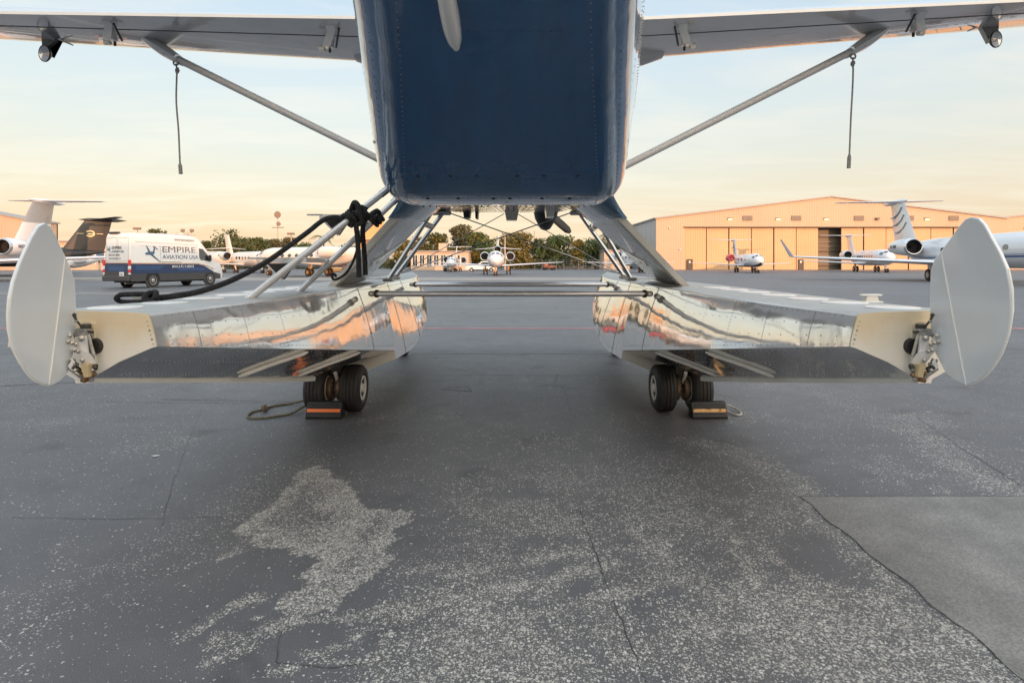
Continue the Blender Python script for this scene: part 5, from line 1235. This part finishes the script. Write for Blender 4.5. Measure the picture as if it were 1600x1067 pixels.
for t1, t2, px in ((.735, .63, 0), (.33, .24, 1)):
    a = r1a.lerp(r1b, t1); b_ = r2a.lerp(r2b, t2); b_.z = a.z
    g = MB(); c = (a+b_)/2
    e1 = Vector((-.22, 0, 0)); e2 = Vector((.05, 0, 0)); zz = Vector((0, 0, .016))
    g.add([a+e1-zz, a+e2-zz, b_+e2-zz, b_+e1-zz, a+e1+zz, a+e2+zz, b_+e2+zz, b_+e1+zz], [(0, 1, 2, 3), (4, 7, 6, 5), (0, 4, 5, 1), (1, 5, 6, 2), (2, 6, 7, 3), (3, 7, 4, 0)], M['strut'], False); o = lp(g, 'step')
    g = MB(); g.prism([a+Vector((-.20, 0, -.02)), a+Vector((-.03, 0, -.02)), a+Vector((-.10, 0, -.12))], (0, .05, 0), M['black'], False); g.tube([a+Vector((-.20, 0, -.02)), a+Vector((-.10, 0, -.12)), a+Vector((-.03, 0, -.03))], .006, M['strut'], 6); g.tube([a+Vector((-.30, 0, .012)), a+Vector((-.2, 0, .012))], .006, M['steel'], 6); lp(g, 'step_bracket', o)
# black mooring line from the cleat to the ladder
rp0 = P(188, 470, 3.03); rope = MB(); rm = M['rope']; rad = .0162
dl = lambda px: 3.05+(px-185)/(545-185)*.70
rope.tube(spline([P(243, 466, 3.02), P(270, 463, 3.05), P(310, 456, 3.12), P(350, 443, 3.25), P(385, 427, 3.35), P(420, 407, 3.45), P(455, 382, 3.55), P(482, 362, 3.62), P(498, 349, 3.68), P(510, 342, 3.70), P(525, 340, 3.72), P(540, 344, 3.74), P(552, 352, 3.74)], 6), rad, rm, 10)
rope.tube(spline([P(236, 460, 3.0), P(220, 459.5, 3.0), P(200, 460, 2.99), P(188, 461, 2.98), P(182, 466, 3.0), P(186, 470, 3.06), P(196, 472, 3.0), P(215, 472, 2.99), P(236, 471, 2.99), P(255, 474, 2.98), P(258, 473, 2.98)], 6), rad*.82, rm, 10)
kc = P(237, 466, 2.97)
for an, rr, ph in (((.2, -1, .3), .030, 0), ((.9, -.6, .2), .027, 1), ((-.5, -.8, .5), .030, 2), ((.3, -.4, 1), .026, .5)): loop_rope(rope, kc+Vector((.004*ph, -.01, .003*ph)), rr, an, rm, rad*.85, 1.05, 0, 14, ph)
kr = r1a.lerp(r1b, .755); na = (r1b-r1a).normalized()
for k in range(5): loop_rope(rope, kr+na*(k*.034-.07)+Vector((0, 0, -.008*k)), .043+.006*(k % 2), na+Vector((.25*(k % 2), 0, .2)), rm, rad, 1.1, .02, 14, k)
rope.tube(spline([kr+Vector((-.03, .0, .03)), kr+Vector((.0, -.03, .075)), kr+Vector((.03, -.045, .05)), kr+Vector((.05, -.035, -.05)), P(557, 352, 3.74), P(558.5, 370, 3.76), P(560, 400, 3.78), P(561, 433, 3.80)], 6), rad*1.05, rm, 10)
kr2 = r2a.lerp(r2b, .77)
for k in range(3): loop_rope(rope, kr2+(r2b-r2a).normalized()*(k*.034-.03), .042, (r2b-r2a).normalized()+Vector((.2, 0, .1)), rm, rad, 1.05, .02, 14, k)
rope.tube(spline([kr2+Vector((.06, -.05, -.02)), kr2+Vector((.03, -.06, .06)), P(572, 343, 4.05), P(567, 356, 4.0), P(568, 380, 4.0), P(570, 405, 4.0), P(571, 430, 4.0)], 6), rad*1.05, rm, 10)
rope.tube(spline([P(570, 350, 3.95), P(564, 372, 3.92), P(558, 390, 3.9), P(552, 408, 3.9), P(543, 424, 3.9), P(533, 433, 3.9), P(522, 437, 3.9), P(519, 431, 3.92), P(522, 428, 3.94), P(525, 432, 3.93)], 6), rad*.55, rm, 9)
ro = rope.build('mooring_rope', fix=False); tag(ro, 'thick black rope tied from the left float cleat to the ladder rail', 'rope')
# tie-down ropes under the wings
for lab, q in (('frayed grey rope hanging from the left wing strut', [(275, 100), (276.5, 110), (276, 125), (275.5, 160), (279, 205), (281, 250), (282.5, 272)]), ('grey rope hanging from the right wing strut', [(1333, 90), (1332.5, 100), (1333, 112), (1332, 140), (1329.5, 185), (1327.5, 235), (1326, 263)])):
    g = MB(); pts = spline([P(px, py, 6.9) for px, py in q], 6); n = len(pts); g.tube(pts, [.010+(.012 if i > n-6 else 0)+(.008 if 5 < i < 9 else 0) for i in range(n)], M['greyrope'], 8); loop_rope(g, pts[0]+Vector((0, 0, .01)), .03, (0, 1, 0), M['greyrope'], .010, 1, 0, 12); loop_rope(g, pts[7], .016, (.2, .3, 1), M['greyrope'], .011, 1.8, .02, 10)
    tag(g.build('tie_down_rope', fix=False), lab, 'rope', 'ropes hanging under the wing struts')
# wheel chocks
def chock(label, px0, px1, d, stripe, seed):
    x0, x1 = (px0-800)/F*d, (px1-800)/F*d; r = thing('wheel_chock', label, 'chock', ((x0+x1)/2, d, 0), R_(seed), 'rubber chocks behind the main wheels'); L = (x1-x0)
    pf = [(-.02, 0), (-.025, .02), (.0, .075), (.035, .145), (.06, .155), (.085, .145), (.13, .0)]
    # slightly ribbed wedge
    g = MB(); rg = []
    for i in range(13):
        x = -L/2+L*i/12; k = .985 if i in (0, 12) else 1.0; rg.append([Vector((x, a*k, b_*k if b_ > 0 else 0)) for a, b_ in pf])
    g.loft(rg, M['chockrubber'], smooth=False)
    for z in (.022, .044, .104, .126):
        yy = np.interp(z, [0, .02, .075, .145], [-.02, -.025, 0, .035])-.002; g.tube([(-L/2+.01, yy, z), (L/2-.01, yy, z)], .004, M['chockrubber'], 6)
    for s in (-1, 1): g.lathe([(.028, 0), (.028, .012), (.012, .014)], (s*L/2, .05, .06), (s, 0, 0), M['chockrubber'], 18)
    g.build('wedge', r)
    g = MB()
    y = lambda z: np.interp(z, [0, .02, .075, .145], [-.02, -.025, 0, .035])-.0035
    g.prism([(-L/2+.008, y(.064), .064), (L/2-.008, y(.064), .064), (L/2-.008, y(.090), .090), (-L/2+.008, y(.090), .090)], (0, .003, 0), stripe); g.build('reflective_stripe', r)
    return r
M['chockrubber'] = mat('ribbed_black_rubber', (.022, .023, .025), .5, var=.3, vscale=25, bump=.001, bscale=120)
chock('black rubber chock with bright orange stripe behind the left wheels', 478, 533, 5.42, M['orange'], -1.5); chock('black rubber chock with worn amber stripe behind the right wheels', 1082, 1136, 5.42, M['amber'], 1.5)
def Gz(px, py, z=.012): p = G(px, py); p.z = z; return p
g = MB(); g.tube(spline([Gz(480, 632, .05), Gz(455, 632.5, .014), Gz(428, 636), Gz(410, 642), Gz(396, 645), Gz(387, 651), Gz(392, 655), Gz(410, 655), Gz(432, 652), Gz(455, 648), Gz(480, 640, .05)], 6), .0105, M['olive'], 8)
for k in range(3): loop_rope(g, Gz(413, 643, .03)+Vector((.012*k-.01, 0, .004*k)), .024, (1, .3*k, .5), M['olive'], .010, 1.1, .01, 12, k)
tag(g.build('chock_rope', fix=False), 'knotted olive rope looped on the asphalt left of the orange striped chock', 'rope')
g = MB(); g.tube(spline([Gz(1136, 640, .05), Gz(1146, 641, .03), Gz(1156, 645, .016), Gz(1158, 649), Gz(1152, 650), Gz(1143, 648), Gz(1134, 645, .03)], 6), .010, M['palerope'], 8)
tag(g.build('chock_rope', fix=False), 'short pale rope loop at the end of the amber striped chock', 'rope')
